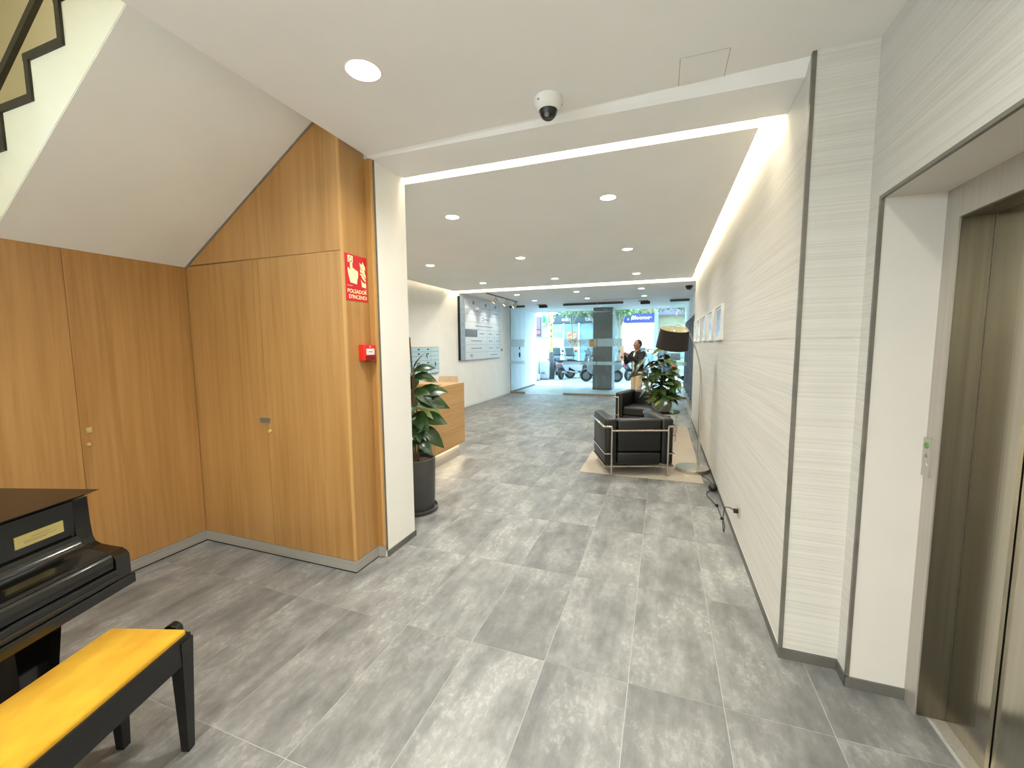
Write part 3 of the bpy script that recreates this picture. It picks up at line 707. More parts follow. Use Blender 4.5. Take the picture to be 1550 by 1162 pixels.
for a in (0.4, 2.2, 4.2):
    bm = bmesh.new(); tube(bm, [(0.071*math.cos(a), 0.071*math.sin(a), -0.026), (0.074*math.cos(a), 0.074*math.sin(a), -0.027)], 0.005, 8); obj('screw', bm, trimm, dc)
hp = obj('ceiling_hatch', box(0.042, 0.240, 2.118, 2.318, 2.8275, 2.83), ceilm); tag(hp, 'faint square access hatch in the hall ceiling', 'hatch')
for a in ((0.039, 0.042, 2.115, 2.321), (0.240, 0.243, 2.115, 2.321)):
    obj('joint', box(a[0], a[1], a[2], a[3], 2.829, 2.8305), mat('hatch_joint', C(176, 172, 162), 0.9), hp)
for a in ((0.042, 0.240, 2.115, 2.118), (0.042, 0.240, 2.318, 2.321)):
    obj('joint', box(a[0], a[1], a[2], a[3], 2.829, 2.8305), mat('hatch_joint', C(176, 172, 162), 0.9), hp)

# ================================================================== LOBBY: RIGHT SIDE
picm = noise_mat('blue_photo_print', C(120, 150, 190), C(206, 216, 226), (6, 3, 9), rough=0.25, lo=0.35, hi=0.65, perobj=True)
names = ['nearest of the five white framed blue prints on the ribbed wall', 'second white framed blue print from the lift side', 'third and middle white framed blue print on the ribbed wall', 'fourth white framed blue print from the lift side', 'last white framed blue print, nearest the glass doors']
for (ya, yb), nm in zip(((4.79, 5.33), (5.65, 6.19), (6.51, 7.05), (7.39, 7.93), (8.28, 8.82)), names):
    t = thing('framed_print', nm, 'picture', (XR, (ya+yb)/2, 1.60), 0, 'framed prints on the ribbed wall')
    hw = (yb-ya)/2
    bm = bmesh.new(); B(bm, -0.03, 0, -hw, -hw+0.018, 0, 0.375); B(bm, -0.03, 0, hw-0.018, hw, 0, 0.375); B(bm, -0.03, 0, -hw+0.018, hw-0.018, 0, 0.018); B(bm, -0.03, 0, -hw+0.018, hw-0.018, 0.357, 0.375)
    obj('frame', bm, whitep, t)
    obj('mount', box(-0.014, -0.008, -hw+0.018, hw-0.018, 0.018, 0.357), mat('mount_board', C(226, 228, 230), 0.6), t)
    obj('print', box(-0.016, -0.014, -hw+0.09, hw-0.09, 0.055, 0.33), picm, t)

# wall socket, lamp cord
sk = thing('wall_socket', 'small steel wall socket low on the ribbed wall with a black plug', 'socket', (XR, 3.475, 0.235))
obj('cover', rbox(-0.010, 0.0, -0.042, 0.042, 0, 0.085, 0.003, 2), steel_frame, sk)
bm = bmesh.new(); tube(bm, [(-0.010, 0, 0.045), (-0.040, 0, 0.045)], 0.018, 14); obj('plug', bm, blackp, sk, True)
cd = thing('lamp_cord', 'black lamp cord with a round foot switch along the ribbed wall', 'cord', (0.5, 4.4, 0))
def sm(pts, n=6):
    P = [Vector(p) for p in pts]; out = []
    for i in range(len(P)-1):
        p0, p1, p2, p3 = P[max(i-1, 0)], P[i], P[i+1], P[min(i+2, len(P)-1)]
        for k in range(n):
            t = k/n; out.append(0.5*((2*p1) + (-p0+p2)*t + (2*p0-5*p1+4*p2-p3)*t*t + (-p0+3*p1-3*p2+p3)*t**3))
    out.append(P[-1]); return out
bm = bmesh.new()
tube(bm, [p - Vector((0.5, 4.4, 0)) for p in sm([(0.555, 3.475, 0.28), (0.52, 3.52, 0.285), (0.50, 3.60, 0.24), (0.50, 3.66, 0.10), (0.515, 3.70, 0.008), (0.54, 3.86, 0.006), (0.535, 4.05, 0.006), (0.53, 4.25, 0.006), (0.50, 4.42, 0.006), (0.47, 4.55, 0.006), (0.48, 4.68, 0.006), (0.535, 4.73, 0.02)])], 0.0035, 6)
tube(bm, [p - Vector((0.5, 4.4, 0)) for p in sm([(0.545, 4.80, 0.02), (0.555, 4.95, 0.006), (0.53, 5.12, 0.006), (0.49, 5.22, 0.006), (0.45, 5.26, 0.006)])], 0.0035, 6)
obj('cable', bm, blackp, cd, True)
bm = bmesh.new(); bmesh.ops.create_uvsphere(bm, u_segments=20, v_segments=12, radius=0.046); bmesh.ops.scale(bm, vec=(1, 1, 0.85), verts=bm.verts)
obj('foot_switch', bm, blackp, cd, True, (0.040, 0.345, 0.039), auto=False)
for p in ((0.53-0.5, 4.30-4.4), (0.537-0.5, 3.98-4.4)):
    bm = bmesh.new(); lathe(bm, [(0, 0), (0.014, 0), (0.016, 0.01), (0.012, 0.02), (0, 0.022)], n=12); obj('cord_clip', bm, blackp, cd, True, (p[0], p[1], 0))

# rug
rg = obj('rug', rbox(-0.93, 0.47, 4.95, 8.35, 0.0, 0.007, 0.002, 1), rugm); tag(rg, 'thin beige rug under the two black armchairs', 'rug')

# armchairs
def armchair(label, loc, rz):
    t = thing('armchair', label, 'armchair', loc, rz, 'cube armchairs on the rug')
    for s in (-1, 1):
        a = sorted((s*0.262, s*0.402))
        obj('arm_cushion', rbox(a[0], a[1], -0.345, 0.365, 0.128, 0.680, 0.028, 3), leather, t, True)
    obj('back_cushion', rbox(-0.258, 0.258, -0.350, -0.195, 0.285, 0.672, 0.028, 3), leather, t, True)
    obj('base_cushion', rbox(-0.258, 0.258, -0.345, 0.365, 0.128, 0.278, 0.022, 3), leather, t, True)
    obj('seat_cushion', rbox(-0.256, 0.256, -0.19, 0.375, 0.284, 0.430, 0.034, 3), leather, t, True)
    r = 0.012
    for s in (-1, 1):
        bm = bmesh.new(); tube(bm, [(s*0.33, -0.368, 0.0), (s*0.33, -0.368, 0.592)], r, 12); obj('leg', bm, chrome, t, True)
        bm = bmesh.new(); tube(bm, [(s*0.33, 0.382, 0.0), (s*0.33, 0.382, 0.592)], r, 12); obj('leg', bm, chrome, t, True)
        bm = bmesh.new(); tube(bm, [(s*0.33, -0.368, 0.592), (s*0.418, -0.368, 0.592), (s*0.418, 0.382, 0.592), (s*0.33, 0.382, 0.592)], r, 12); obj('top_rail', bm, chrome, t, True)
        bm = bmesh.new(); tube(bm, [(s*0.33, -0.364, 0.268), (s*0.409, -0.364, 0.268), (s*0.409, 0.379, 0.268), (s*0.33, 0.379, 0.268)], 0.006, 8); obj('side_rod', bm, chrome, t, True)
    bm = bmesh.new(); tube(bm, [(-0.33, -0.368, 0.545), (0.33, -0.368, 0.545)], r, 12); obj('back_rail', bm, chrome, t, True)
    bm = bmesh.new(); w = 0.024
    B(bm, -0.405, 0.405, -0.362, -0.362+w, 0.108, 0.126); B(bm, -0.405, 0.405, 0.376-w, 0.376, 0.108, 0.126)
    B(bm, -0.405, -0.405+w, -0.362+w, 0.376-w, 0.108, 0.126); B(bm, 0.405-w, 0.405, -0.362+w, 0.376-w, 0.108, 0.126)
    obj('base_frame', bm, chrome, t)
    return t
armchair('black leather cube armchair with chrome frame seen from behind, nearest the floor lamp', (-0.345, 5.335, 0.0075), math.radians(19.5))
armchair('black leather cube armchair with chrome frame facing the hall, beyond the potted plant', (-0.305, 7.93, 0.0075), math.radians(180-16))

# side table and bowl
tb = thing('side_table', 'small round glass side table with steel legs between the armchairs', 'table', (0.005, 6.87, 0.007))
bm = bmesh.new(); lathe(bm, [(0, 0.492), (0.275, 0.492), (0.280, 0.497), (0.275, 0.502), (0, 0.502)], n=48); obj('glass_top', bm, clear, tb, True)
bm = bmesh.new(); lathe(bm, [(0.255, 0.470), (0.281, 0.470), (0.281, 0.491), (0.255, 0.491), (0.255, 0.470)], n=48); obj('rim', bm, nickel, tb, True)
for k in range(3):
    a = math.radians(30+120*k); bm = bmesh.new(); tube(bm, [(0.25*math.cos(a), 0.25*math.sin(a), 0), (0.265*math.cos(a), 0.265*math.sin(a), 0.475)], 0.010, 10); obj('leg', bm, nickel, tb, True)
bm = bmesh.new(); lathe(bm, [(0.20, 0.10), (0.21, 0.11), (0.20, 0.12), (0.19, 0.11), (0.20, 0.10)], n=32)
for k in range(3):
    a = math.radians(30+120*k); tube(bm, [(0.20*math.cos(a), 0.20*math.sin(a), 0.11), (0.253*math.cos(a), 0.253*math.sin(a), 0.11)], 0.006, 6)
obj('lower_ring', bm, nickel, tb, True)

# ---- leaves and plants
def leaf_mesh(name, l, w, droop, fold, m, nx=6):
    bm = bmesh.new(); rows_ = []
    for i in range(nx+1):
        t = i/nx
        x = l*t*(1-0.12*droop*t); z = -droop*l*t*t
        hw = w*0.5*math.sin(math.pi*min(1, (t*0.92+0.04)))**0.75 * (1.0 if t < 0.6 else (1-(t-0.6)/0.4*0.35))
        if i == nx: hw = 0.0006
        rows_.append([bm.verts.new((x, s*hw, z + fold*abs(s)*hw)) for s in (-1, -0.5, 0, 0.5, 1)])
    for a, b in zip(rows_, rows_[1:]):
        for j in range(4): bm.faces.new((a[j], b[j], b[j+1], a[j+1]))
    me = bpy.data.meshes.new(name); bm.to_mesh(me); bm.free(); me.materials.append(m); me.shade_smooth(); return me

def put_leaf(me, parent, p, az, el, roll=0.0, s=1.0):
    o = bpy.data.objects.new('leaf', me); COL.objects.link(o); o.parent = parent
    o.matrix_basis = Matrix.Translation(p) @ Matrix.Rotation(az, 4, 'Z') @ Matrix.Rotation(-el, 4, 'Y') @ Matrix.Rotation(roll, 4, 'X') @ Matrix.Scale(s, 4)
    return o

# tall rubber plant beside the desk
bp_ = thing('tall_potted_plant', 'tall rubber plant in a dark round pot behind the white pier', 'plant', (-2.185, 3.295, 0))
bm = bmesh.new(); lathe(bm, [(0, 0.0), (0.19, 0.0), (0.205, 0.015), (0.208, 0.038), (0.198, 0.040), (0.190, 0.02), (0, 0.02)], n=48); obj('saucer', bm, potm, bp_, True)
bm = bmesh.new(); lathe(bm, [(0, 0.022), (0.168, 0.022), (0.176, 0.04), (0.188, 0.45), (0.190, 0.505), (0.184, 0.512), (0.174, 0.508), (0.172, 0.46), (0, 0.46)], n=48); obj('pot', bm, potm, bp_, True)
bm = bmesh.new(); lathe(bm, [(0, 0.478), (0.10, 0.476), (0.171, 0.468), (0.171, 0.44)], n=32); obj('soil', bm, soil, bp_, True)
bm = bmesh.new(); tube(bm, [(0.0, 0.01, 0.47), (0.002, 0.01, 1.05), (-0.02, 0, 1.64)], [0.009, 0.008, 0.007], 8); obj('support_stake', bm, bark, bp_, True)
stems = [[(0.03, 0, 0.47), (0.035, 0.01, 0.75), (0.03, 0.0, 1.05), (0.015, 0.0, 1.36)], [(-0.03, 0.02, 0.47), (-0.04, 0.03, 0.8), (-0.03, 0.03, 1.15)], [(0.06, -0.03, 0.47), (0.075, -0.05, 0.66), (0.085, -0.06, 0.82)]]
for sp in stems:
    bm = bmesh.new(); tube(bm, sm(sp, 4), 0.008, 8); obj('stem', bm, bark, bp_, True)
LM = [leaf_mesh('leaf', 0.23, 0.125, 0.35, 0.2, leafd), leaf_mesh('leaf', 0.25, 0.135, 0.6, 0.2, leafd), leaf_mesh('leaf', 0.21, 0.115, 0.15, 0.15, leafd), leaf_mesh('leaf', 0.24, 0.12, 0.5, 0.2, leafy)]
hand_leaves = [((0.02, 0, 1.36), -0.3, 0.9, 0.2, 2, .85), ((0.02, 0, 1.33), 0.5, 0.35, -0.3, 0, .75), ((0.02, 0, 1.31), -1.3, 0.2, 0.3, 0, .8), ((0.02, 0, 1.27), 2.4, 0.3, 0, 0, .85), ((0.02, 0, 1.28), 0.0, 0.1, 0.5, 1, .7),
  ((0.03, 0, 1.16), -0.5, -0.2, 0.3, 1, .8), ((0.03, 0, 1.12), 0.15, 0.28, -0.2, 0, 1.12), ((0.03, 0, 1.08), -0.15, 0.0, 0.25, 1, 1.05), ((0.03, 0, 1.0), 0.35, -0.25, 0.4, 3, 1.12), ((0.03, 0, 1.02), -1.4, 0.1, 0.2, 1, .9),
  ((0.03, 0, 0.94), -0.9, -0.1, 0.2, 1, .95), ((0.04, 0, 0.90), 0.1, 0.0, -0.5, 0, 1.08), ((0.035, 0.01, 0.86), -1.0, -0.5, 0.2, 0, .9), ((0.05, -0.02, 0.80), -0.1, -0.25, -0.35, 1, 1.0), ((0.08, -0.05, 0.80), -0.8, 0.2, 0.3, 2, .8),
  ((0.08, -0.05, 0.72), -0.6, -0.3, 0.1, 1, .72), ((0.06, -0.03, 0.64), 0.4, 0.2, 0.2, 3, .5), ((0.05, -0.03, 0.60), -0.3, 0.1, 0, 2, .55), ((-0.03, 0.03, 1.15), 2.0, 0.8, 0.2, 2, .9), ((-0.03, 0.03, 1.1), 3.2, 0.1, 0.1, 1, 1),
  ((-0.04, 0.03, 0.95), 1.4, 0.1, 0.2, 0, 1), ((-0.04, 0.03, 0.85), 3.8, 0, 0, 1, 1), ((-0.04, 0.03, 0.75), 2.5, 0, 0, 0, 1), ((0.03, 0, 0.78), -1.9, -0.3, 0, 1, .9), ((0.03, 0, 0.70), -1.3, 0.0, 0, 0, .8)]
for q_, (p, az, el, ro, k, s) in enumerate(hand_leaves): put_leaf(LM[k], bp_, p, az, el, (0.55 + 0.4*((q_*7) % 5)/4) if abs(az) < 1.0 else ro, s*1.15)

# bowl plant on the side table
pp_ = thing('bowl_plant', 'bushy green plant in a grey bowl on the glass side table', 'plant', (0.012, 6.86, 0.510))
bm = bmesh.new(); lathe(bm, [(0, 0.0), (0.105, 0.0), (0.130, 0.02), (0.152, 0.075), (0.152, 0.12), (0.140, 0.155), (0.132, 0.160), (0.130, 0.15), (0.140, 0.11), (0, 0.11)], n=40)
obj('bowl', bm, noise_mat('grey_stone_bowl', C(92, 90, 84), C(118, 114, 106), (10, 10, 10), rough=0.3), pp_, True)
bm = bmesh.new(); lathe(bm, [(0, 0.128), (0.138, 0.125), (0.138, 0.112)], n=24); obj('soil', bm, soil, pp_, True)
PM = [leaf_mesh('leaf', 0.25, 0.105, 0.75, 0.25, leafd), leaf_mesh('leaf', 0.23, 0.10, 0.5, 0.2, leafm), leaf_mesh('leaf', 0.18, 0.055, 0.5, 0.3, leafm), leaf_mesh('leaf', 0.17, 0.05, 0.8, 0.3, leafy), leaf_mesh('leaf', 0.12, 0.05, 0.6, 0.4, leafp)]
rnd = random.Random(4)
ends = [(-0.22, 0.0, 0.82), (0.02, -0.05, 0.96), (0.19, 0.05, 0.74), (-0.08, 0.12, 0.92), (-0.34, -0.06, 0.66), (0.25, -0.08, 0.56)]
for ex, ey, ez in ends:
    pts = sm([(ex*0.1, ey*0.1, 0.12), (ex*0.45, ey*0.45, 0.12+0.45*(ez-0.12)), (ex, ey, ez)], 5)
    bm = bmesh.new(); tube(bm, pts, 0.006, 6); obj('stem', bm, bark, pp_, True)
    nl = 13
    for k in range(nl):
        t = 0.38 + 0.62*k/(nl-1); i = min(int(t*(len(pts)-1)), len(pts)-1)
        put_leaf(PM[0] if rnd.random() < 0.42 else PM[1], pp_, pts[i], k*2.4 + rnd.uniform(-.4, .4), rnd.uniform(-0.35, 0.6), rnd.uniform(-.5, .5), rnd.uniform(0.85, 1.25))
for k in range(60):
    a = rnd.uniform(0, 2*math.pi); r = rnd.uniform(0.01, 0.11)
    put_leaf(PM[2] if rnd.random() < 0.6 else PM[3], pp_, (r*math.cos(a), r*math.sin(a), rnd.uniform(0.13, 0.26)), a + rnd.uniform(-.5, .5), rnd.uniform(0.1, 1.2), rnd.uniform(-.5, .5), rnd.uniform(0.9, 1.45))
for p, az, el in (((-0.03, -0.1, 0.52), 2.6, 0.9), ((0.12, -0.08, 0.46), 0.4, 0.6), ((-0.16, -0.06, 0.42), 3.4, 0.3), ((0.2, -0.05, 0.38), -0.2, 0.5)): put_leaf(PM[4], pp_, p, az, el)

# arc floor lamp
lp = thing('arc_floor_lamp', 'nickel arc floor lamp with a dark brown drum shade beside the ribbed wall', 'lamp', (0.378, 5.45, 0.0075))
bm = bmesh.new(); lathe(bm, [(0, 0), (0.190, 0.0), (0.194, 0.003), (0.194, 0.036), (0.190, 0.040), (0, 0.042)], n=56); obj('base', bm, nickel, lp, True)
off = Vector((0.378, 5.45, 0.0075))
def lpP(pts): return [Vector(p) - off for p in pts]
bm = bmesh.new(); tube(bm, lpP([(0.446, 5.40, 0.04), (0.440, 5.40, 1.035)]), 0.0145, 14); obj('pole', bm, nickel, lp, True)
arc = [(0.440, 5.40, 1.03), (0.430, 5.405, 1.244), (0.390, 5.42, 1.443), (0.328, 5.43, 1.618), (0.272, 5.44, 1.735), (0.218, 5.45, 1.783), (0.160, 5.45, 1.792), (0.125, 5.45, 1.765), (0.115, 5.45, 1.735)]
for dx in (-0.0045, 0.0045):
    bm = bmesh.new(); tube(bm, lpP([p + Vector((dx, 0, 0)) for p in sm(arc, 5)]), 0.005, 8); obj('arc_rod', bm, nickel, lp, True)
shade_c = Vector((0.118, 5.45, 1.622)) - off
Ms = Matrix.Translation(shade_c) @ Matrix.Rotation(math.radians(7), 4, 'Y') @ Matrix.Rotation(math.radians(13), 4, 'X')
shadem = noise_mat('dark_brown_fabric', C(34, 29, 24), C(44, 38, 32), (90, 90, 90), rough=0.9)
shadei = mat('cream_shade_lining', C(232, 222, 190), 0.8)
bm = bmesh.new(); lathe(bm, [(0.1875, -0.115), (0.189, -0.115), (0.166, 0.118), (0.1645, 0.118)], n=56); bmesh.ops.transform(bm, matrix=Ms, verts=bm.verts); obj('lamp_shade', bm, shadem, lp, True)
bm = bmesh.new(); lathe(bm, [(0.1865, -0.113), (0.1630, 0.116)], n=56); bmesh.ops.transform(bm, matrix=Ms, verts=bm.verts); obj('shade_lining', bm, shadei, lp, True)
bm = bmesh.new(); lathe(bm, [(0, 0.02), (0.158, 0.02), (0.158, 0.016), (0, 0.016)], n=40); bmesh.ops.transform(bm, matrix=Ms, verts=bm.verts); obj('diffuser_disc', bm, shadei, lp, True)
bm = bmesh.new(); lathe(bm, [(0, 0.115), (0.010, 0.114), (0.024, 0.100), (0.026, 0.088), (0.010, 0.082), (0.010, 0.02)], n=20); bmesh.ops.transform(bm, matrix=Ms, verts=bm.verts); obj('finial', bm, nickel, lp, True)

# ================================================================== LOBBY: LEFT SIDE
# reception desk seen from the staff side
dk = thing('reception_desk', 'light oak reception desk standing on a steel plinth', 'desk', (-3.5, 4.83, 0))
def D(x0, x1, y0, y1, z0, z1): return box(x0+3.5, x1+3.5, y0-4.83, y1-4.83, z0, z1)
obj('end_panel', D(-2.72, -2.62, 4.40, 5.22, 0.192, 1.042), wood_desk, dk)
obj('front_panel', D(-4.35, -2.722, 5.15, 5.22, 0.192, 1.040), wood_desk, dk)
obj('counter_top', D(-4.35, -2.722, 4.82, 5.15, 1.004, 1.041), wood_edge, dk)
obj('work_surface', D(-4.35, -2.722, 4.42, 5.15, 0.71, 0.742), wood_desk, dk)
bm = bmesh.new(); B(bm, -4.30+3.5, -2.69+3.5, 4.50-4.83, 5.18-4.83, 0, 0.19)
obj('plinth', bm, steel, dk)
du = obj('drawer_unit', D(-3.15, -2.724, 4.47, 5.14, 0.20, 0.708), wood_desk, dk)
for k in range(3):
    dr = obj('drawer', D(-3.145, -2.73, 4.448, 4.469, 0.21+k*0.166, 0.368+k*0.166), wood_desk, du)
    obj('handle', D(-3.0, -2.87, 4.436, 4.447, 0.335+k*0.166, 0.345+k*0.166), steel, dr)
obj('led_strip', D(-2.685, -2.66, 4.5, 5.18, 0.186, 0.1915), mat('desk_led', (1, 1, 1, 1), 0.5, emit=(1, 0.85, 0.6, 1), estr=30), dk)
pt = thing('printer', 'dark flat printer under the counter of the oak desk', 'printer', (-3.02, 4.93, 0.742))
obj('body', rbox(-0.2, 0.22, -0.16, 0.16, 0.0, 0.115, 0.012, 2), blackp, pt); obj('paper_tray', box(-0.15, 0.16, -0.23, -0.15, 0.02, 0.035), greyp, pt)
obj('scanner_lid', rbox(-0.2, 0.22, -0.15, 0.16, 0.117, 0.142, 0.006, 2), greyp, pt)

# plywood chair beyond the desk
ch = thing('shell_chair', 'pale plywood shell chair standing behind the oak desk', 'chair', (-3.56, 6.35, 0), 0.3)
ply = wood_mat('pale_plywood', C(216, 188, 160), C(204, 176, 146), C(222, 196, 170))
obj('seat', rbox(-0.21, 0.21, -0.20, 0.22, 0.44, 0.458, 0.008, 2), ply, ch, True)
bm = bmesh.new(); pb = []
for i in range(7):
    t = i/6; z = 0.47 + 0.535*t; y = 0.235 + 0.10*t
    hw = 0.20 - 0.02*t if t < 0.85 else 0.17
    pb.append([bm.verts.new((s*hw, y - 0.035*(s*s), z)) for s in (-1, -0.6, 0, 0.6, 1)] + [bm.verts.new((s*hw, y + 0.012 - 0.035*(s*s), z)) for s in (1, 0.6, 0, -0.6, -1)])
for a, b in zip(pb, pb[1:]):
    for j in range(10): bm.faces.new((a[j], a[(j+1) % 10], b[(j+1) % 10], b[j]))
bm.faces.new(pb[0]); bm.faces.new(list(reversed(pb[-1])))
obj('backrest', bm, ply, ch, True)
for sx in (-1, 1):
    for sy in (-1, 1):
        bm = bmesh.new(); tube(bm, [(sx*0.22, sy*0.21, 0), (sx*0.17, sy*0.17, 0.44)], 0.010, 8); obj('leg', bm, chrome, ch, True)

# letter boxes
mb = thing('letterbox_bank', 'wall bank of pale blue metal letter boxes above the desk', 'letterbox', (XL, 7.0, 0.985))
boxm = noise_mat('pale_blue_box', C(184, 208, 216), C(196, 218, 226), (4, 4, 4), rough=0.3, metal=0.2)
obj('cabinet', box(0.002, 0.03, -1.1, 1.0, -0.02, 0.545), trimm, mb)
for r_ in range(6):
    for c_ in range(6):
        y0_ = -1.09 + c_*0.348; z0_ = -0.012 + r_*0.0925
        d_ = obj('box_door', box(0.03, 0.042, y0_+0.004, y0_+0.342, z0_+0.003, z0_+0.089), boxm, mb)
        obj('name_label', box(0.042, 0.0435, y0_+0.205, y0_+0.275, z0_+0.034, z0_+0.060), blackp if (r_*c_+r_) % 3 else whitep, d_)
        if (r_+2*c_) % 4 == 0:
            bm = bmesh.new(); tube(bm, [(0.042, y0_+0.16, z0_+0.045), (0.06, y0_+0.16, z0_+0.045), (0.062, y0_+0.16, z0_-0.01), (0.062, y0_+0.185, z0_-0.05)], 0.007, 6); obj('key', bm, blackp, d_)

# directory board
db = thing('directory_board', 'large glossy tenant directory board on the left lobby wall', 'board', (XL, 10.32, 1.19))
obj('backing', box(0.002, 0.050, -1.30, 1.33, 0.0, 1.545), mat('board_backing', C(150, 168, 186), 0.4), db)
obj('side_edge', box(0.002, 0.057, -1.33, -1.30, 0.0, 1.545), blackp, db)
platem = mat('board_plate', C(216, 222, 228), 0.18, 0.0, 0.8)
platem2 = mat('board_column_plate', C(160, 176, 192), 0.2, 0.0, 0.8)
dgrey = noise_mat('board_dark_plate', C(84, 84, 92), C(120, 118, 126), (2, 3, 2), rough=0.3)
inkd = mat('board_print', C(120, 128, 140), 0.5); inkb = mat('board_print_black', C(40, 42, 48), 0.5)
rowh = 1.545/8
layout = [[(0, .42), (.42, .66), (.66, 1)], [(0, .66), (.66, 1)], [(0, 1)], [(0, 1)], [(0, .30), (.30, .56), (.56, .80), (.80, 1)], [(0, .56), (.56, .80), (.80, 1)], [(0, .56), (.56, .80), (.80, 1)], [(0, .56), (.56, 1)]]
digits = '7654321B'
ya_, yb_ = -1.05, 1.32
for i, cells in enumerate(layout):
    zt = 1.545 - i*rowh
    pl_ = obj('floor_plate', box(0.050, 0.056, -1.295, ya_-0.006, zt-rowh+0.005, zt-0.005), platem2, db)
    if i < 7: text('floor_number', digits[i], 0.15, inkd, pl_, frame_M((0.0562, -1.17, zt-rowh/2), (0, 1, 0), (0, 0, 1)), 0.0006)
    for (a, b) in cells:
        y0_, y1_ = ya_+(yb_-ya_)*a, ya_+(yb_-ya_)*b
        m_ = dgrey if (i == 4 and a == 0) else platem
        c_ = obj('name_plate', box(0.050, 0.056, y0_+0.005, y1_-0.005, zt-rowh+0.005, zt-0.005), m_, db)
        if i == 1 and a == 0: text('name_text', 'DINA', 0.13, inkd, c_, frame_M((0.0562, (y0_+y1_)/2-0.15, zt-rowh/2), (0, 1, 0), (0, 0, 1)), 0.0006)
        elif i == 7 and a == 0: text('name_text', 'MD', 0.11, inkb, c_, frame_M((0.0562, y0_+0.35, zt-rowh/2), (0, 1, 0), (0, 0, 1)), 0.0006)
        elif i == 2: 
            for dz in (-0.03, 0.03): obj('mark', box(0.056, 0.0566, 0.02, 0.08, zt-rowh/2+dz-0.016, zt-rowh/2+dz+0.016), inkb, c_)
            obj('print_line', box(0.056, 0.0564, 0.14, 0.42, zt-rowh/2-0.016, zt-rowh/2+0.012), inkd, c_)
        elif m_ is platem and i != 0:
            L_ = (y1_-y0_)*0.5; obj('print_line', box(0.056, 0.0564, (y0_+y1_)/2-L_/2, (y0_+y1_)/2+L_/2, zt-rowh/2-0.012, zt-rowh/2+0.010), inkd, c_)
        elif i == 0:
            obj('mark', box(0.056, 0.0566, (y0_+y1_)/2-0.05, (y0_+y1_)/2+0.06, zt-rowh/2-0.04, zt-rowh/2+0.05), inkd, c_)
sw = obj('light_switch', rbox(XL, XL+0.012, 11.83, 11.91, 1.37, 1.45, 0.003, 2), greyp); tag(sw, 'small grey switch between the directory board and the glass', 'switch')

# vestibule dome camera, door sensors
d2c = thing('dome_camera', 'black dome security camera on the ceiling beyond the far cove', 'camera', (0.50, 9.78, 2.80))
bm = bmesh.new(); lathe(bm, [(0, 0), (0.075, 0), (0.078, -0.03), (0.062, -0.036)], n=28); obj('base', bm, blackp, d2c, True)
bm = bmesh.new(); lathe(bm, [(0.062, -0.034), (0.058, -0.06), (0.040, -0.082), (0, -0.092)], n=28); obj('dome', bm, smoke, d2c, True)
for x, nm in ((-3.50, 'black motion sensor above the left glass doorway'), (-0.50, 'black motion sensor above the right glass doorway')):
    t = thing('door_sensor', nm, 'sensor', (x, 12.50, 2.80), 0, 'door motion sensors')
    obj('body', rbox(-0.13, 0.13, -0.06, 0.03, -0.11, -0.03, 0.01, 2), blackp, t); obj('bracket', box(-0.18, 0.08, -0.02, 0.04, -0.03, 0), bronze, t)
vent = obj('ceiling_slot', box(-1.6, -0.55, 11.9, 11.93, 2.797, 2.80), dark_base); tag(vent, 'thin dark slot in the vestibule ceiling', 'slot')

# ---- glass partition
YG = 12.56
def glass_panel(name, xa, xb, label, word=None, wx=0.0, rails=True):
    t = thing(name, label, 'glass door', ((xa+xb)/2, YG, 0), 0, 'glass panels of the entrance screen')
    h = (xb-xa)/2
    obj('pane', box(-h, h, -0.006, 0.006, 0.062, 2.735), glassm, t)
    obj('floor_rail', box(-h, h, -0.022, 0.022, 0.002, 0.062), bronze, t)
    obj('top_rail', box(-h, h, -0.022, 0.022, 2.735, 2.798), noise_mat('dark_top_rail', C(86, 88, 86), C(100, 102, 100), (3, 3, 3), rough=0.5, metal=0.4), t)
    f1 = obj('frosted_band', box(-h+0.01, h-0.01, -0.0085, -0.0065, 1.495, 1.727), frostm, t)
    obj('frosted_band', box(-h+0.01, h-0.01, -0.0085, -0.0065, 0.945, 1.045), frostm, t)
    if word:
        text('band_lettering', word, 0.19, frostt, f1, frame_M((wx, -0.0095, 1.611), (-1, 0, 0), (0, 0, 1)), 0.0005, xs=0.95)
    return t
glass_panel('glass_panel', -4.63, -4.13, 'narrow glass panel beside the left wall')
glass_panel('glass_panel', -2.885, -1.865, 'glass door panel with mirrored PASSEIG lettering', 'PASSEIG', -0.02)
glass_panel('glass_panel', -1.855, -1.115, 'glass door panel with mirrored number 20 in front of the column', '20', 0.22)
glass_panel('glass_panel', 0.16, 0.66, 'narrow glass panel beside the right vestibule wall')
nt_ = obj('paper_notice', box(-2.08, -1.90, YG-0.013, YG-0.0105, 1.475, 1.722), noise_mat('kraft_notice', C(168, 146, 104), C(182, 160, 118), (6, 6, 6), rough=0.7)); tag(nt_, 'brown paper notice stuck on the glass door', 'notice')
for a in ((-2.03, -1.95, 1.645, 1.675), (-2.05, -1.93, 1.53, 1.545)):
    obj('notice_print', box(a[0], a[1], YG-0.0138, YG-0.013, a[2], a[3]), trimm, nt_)
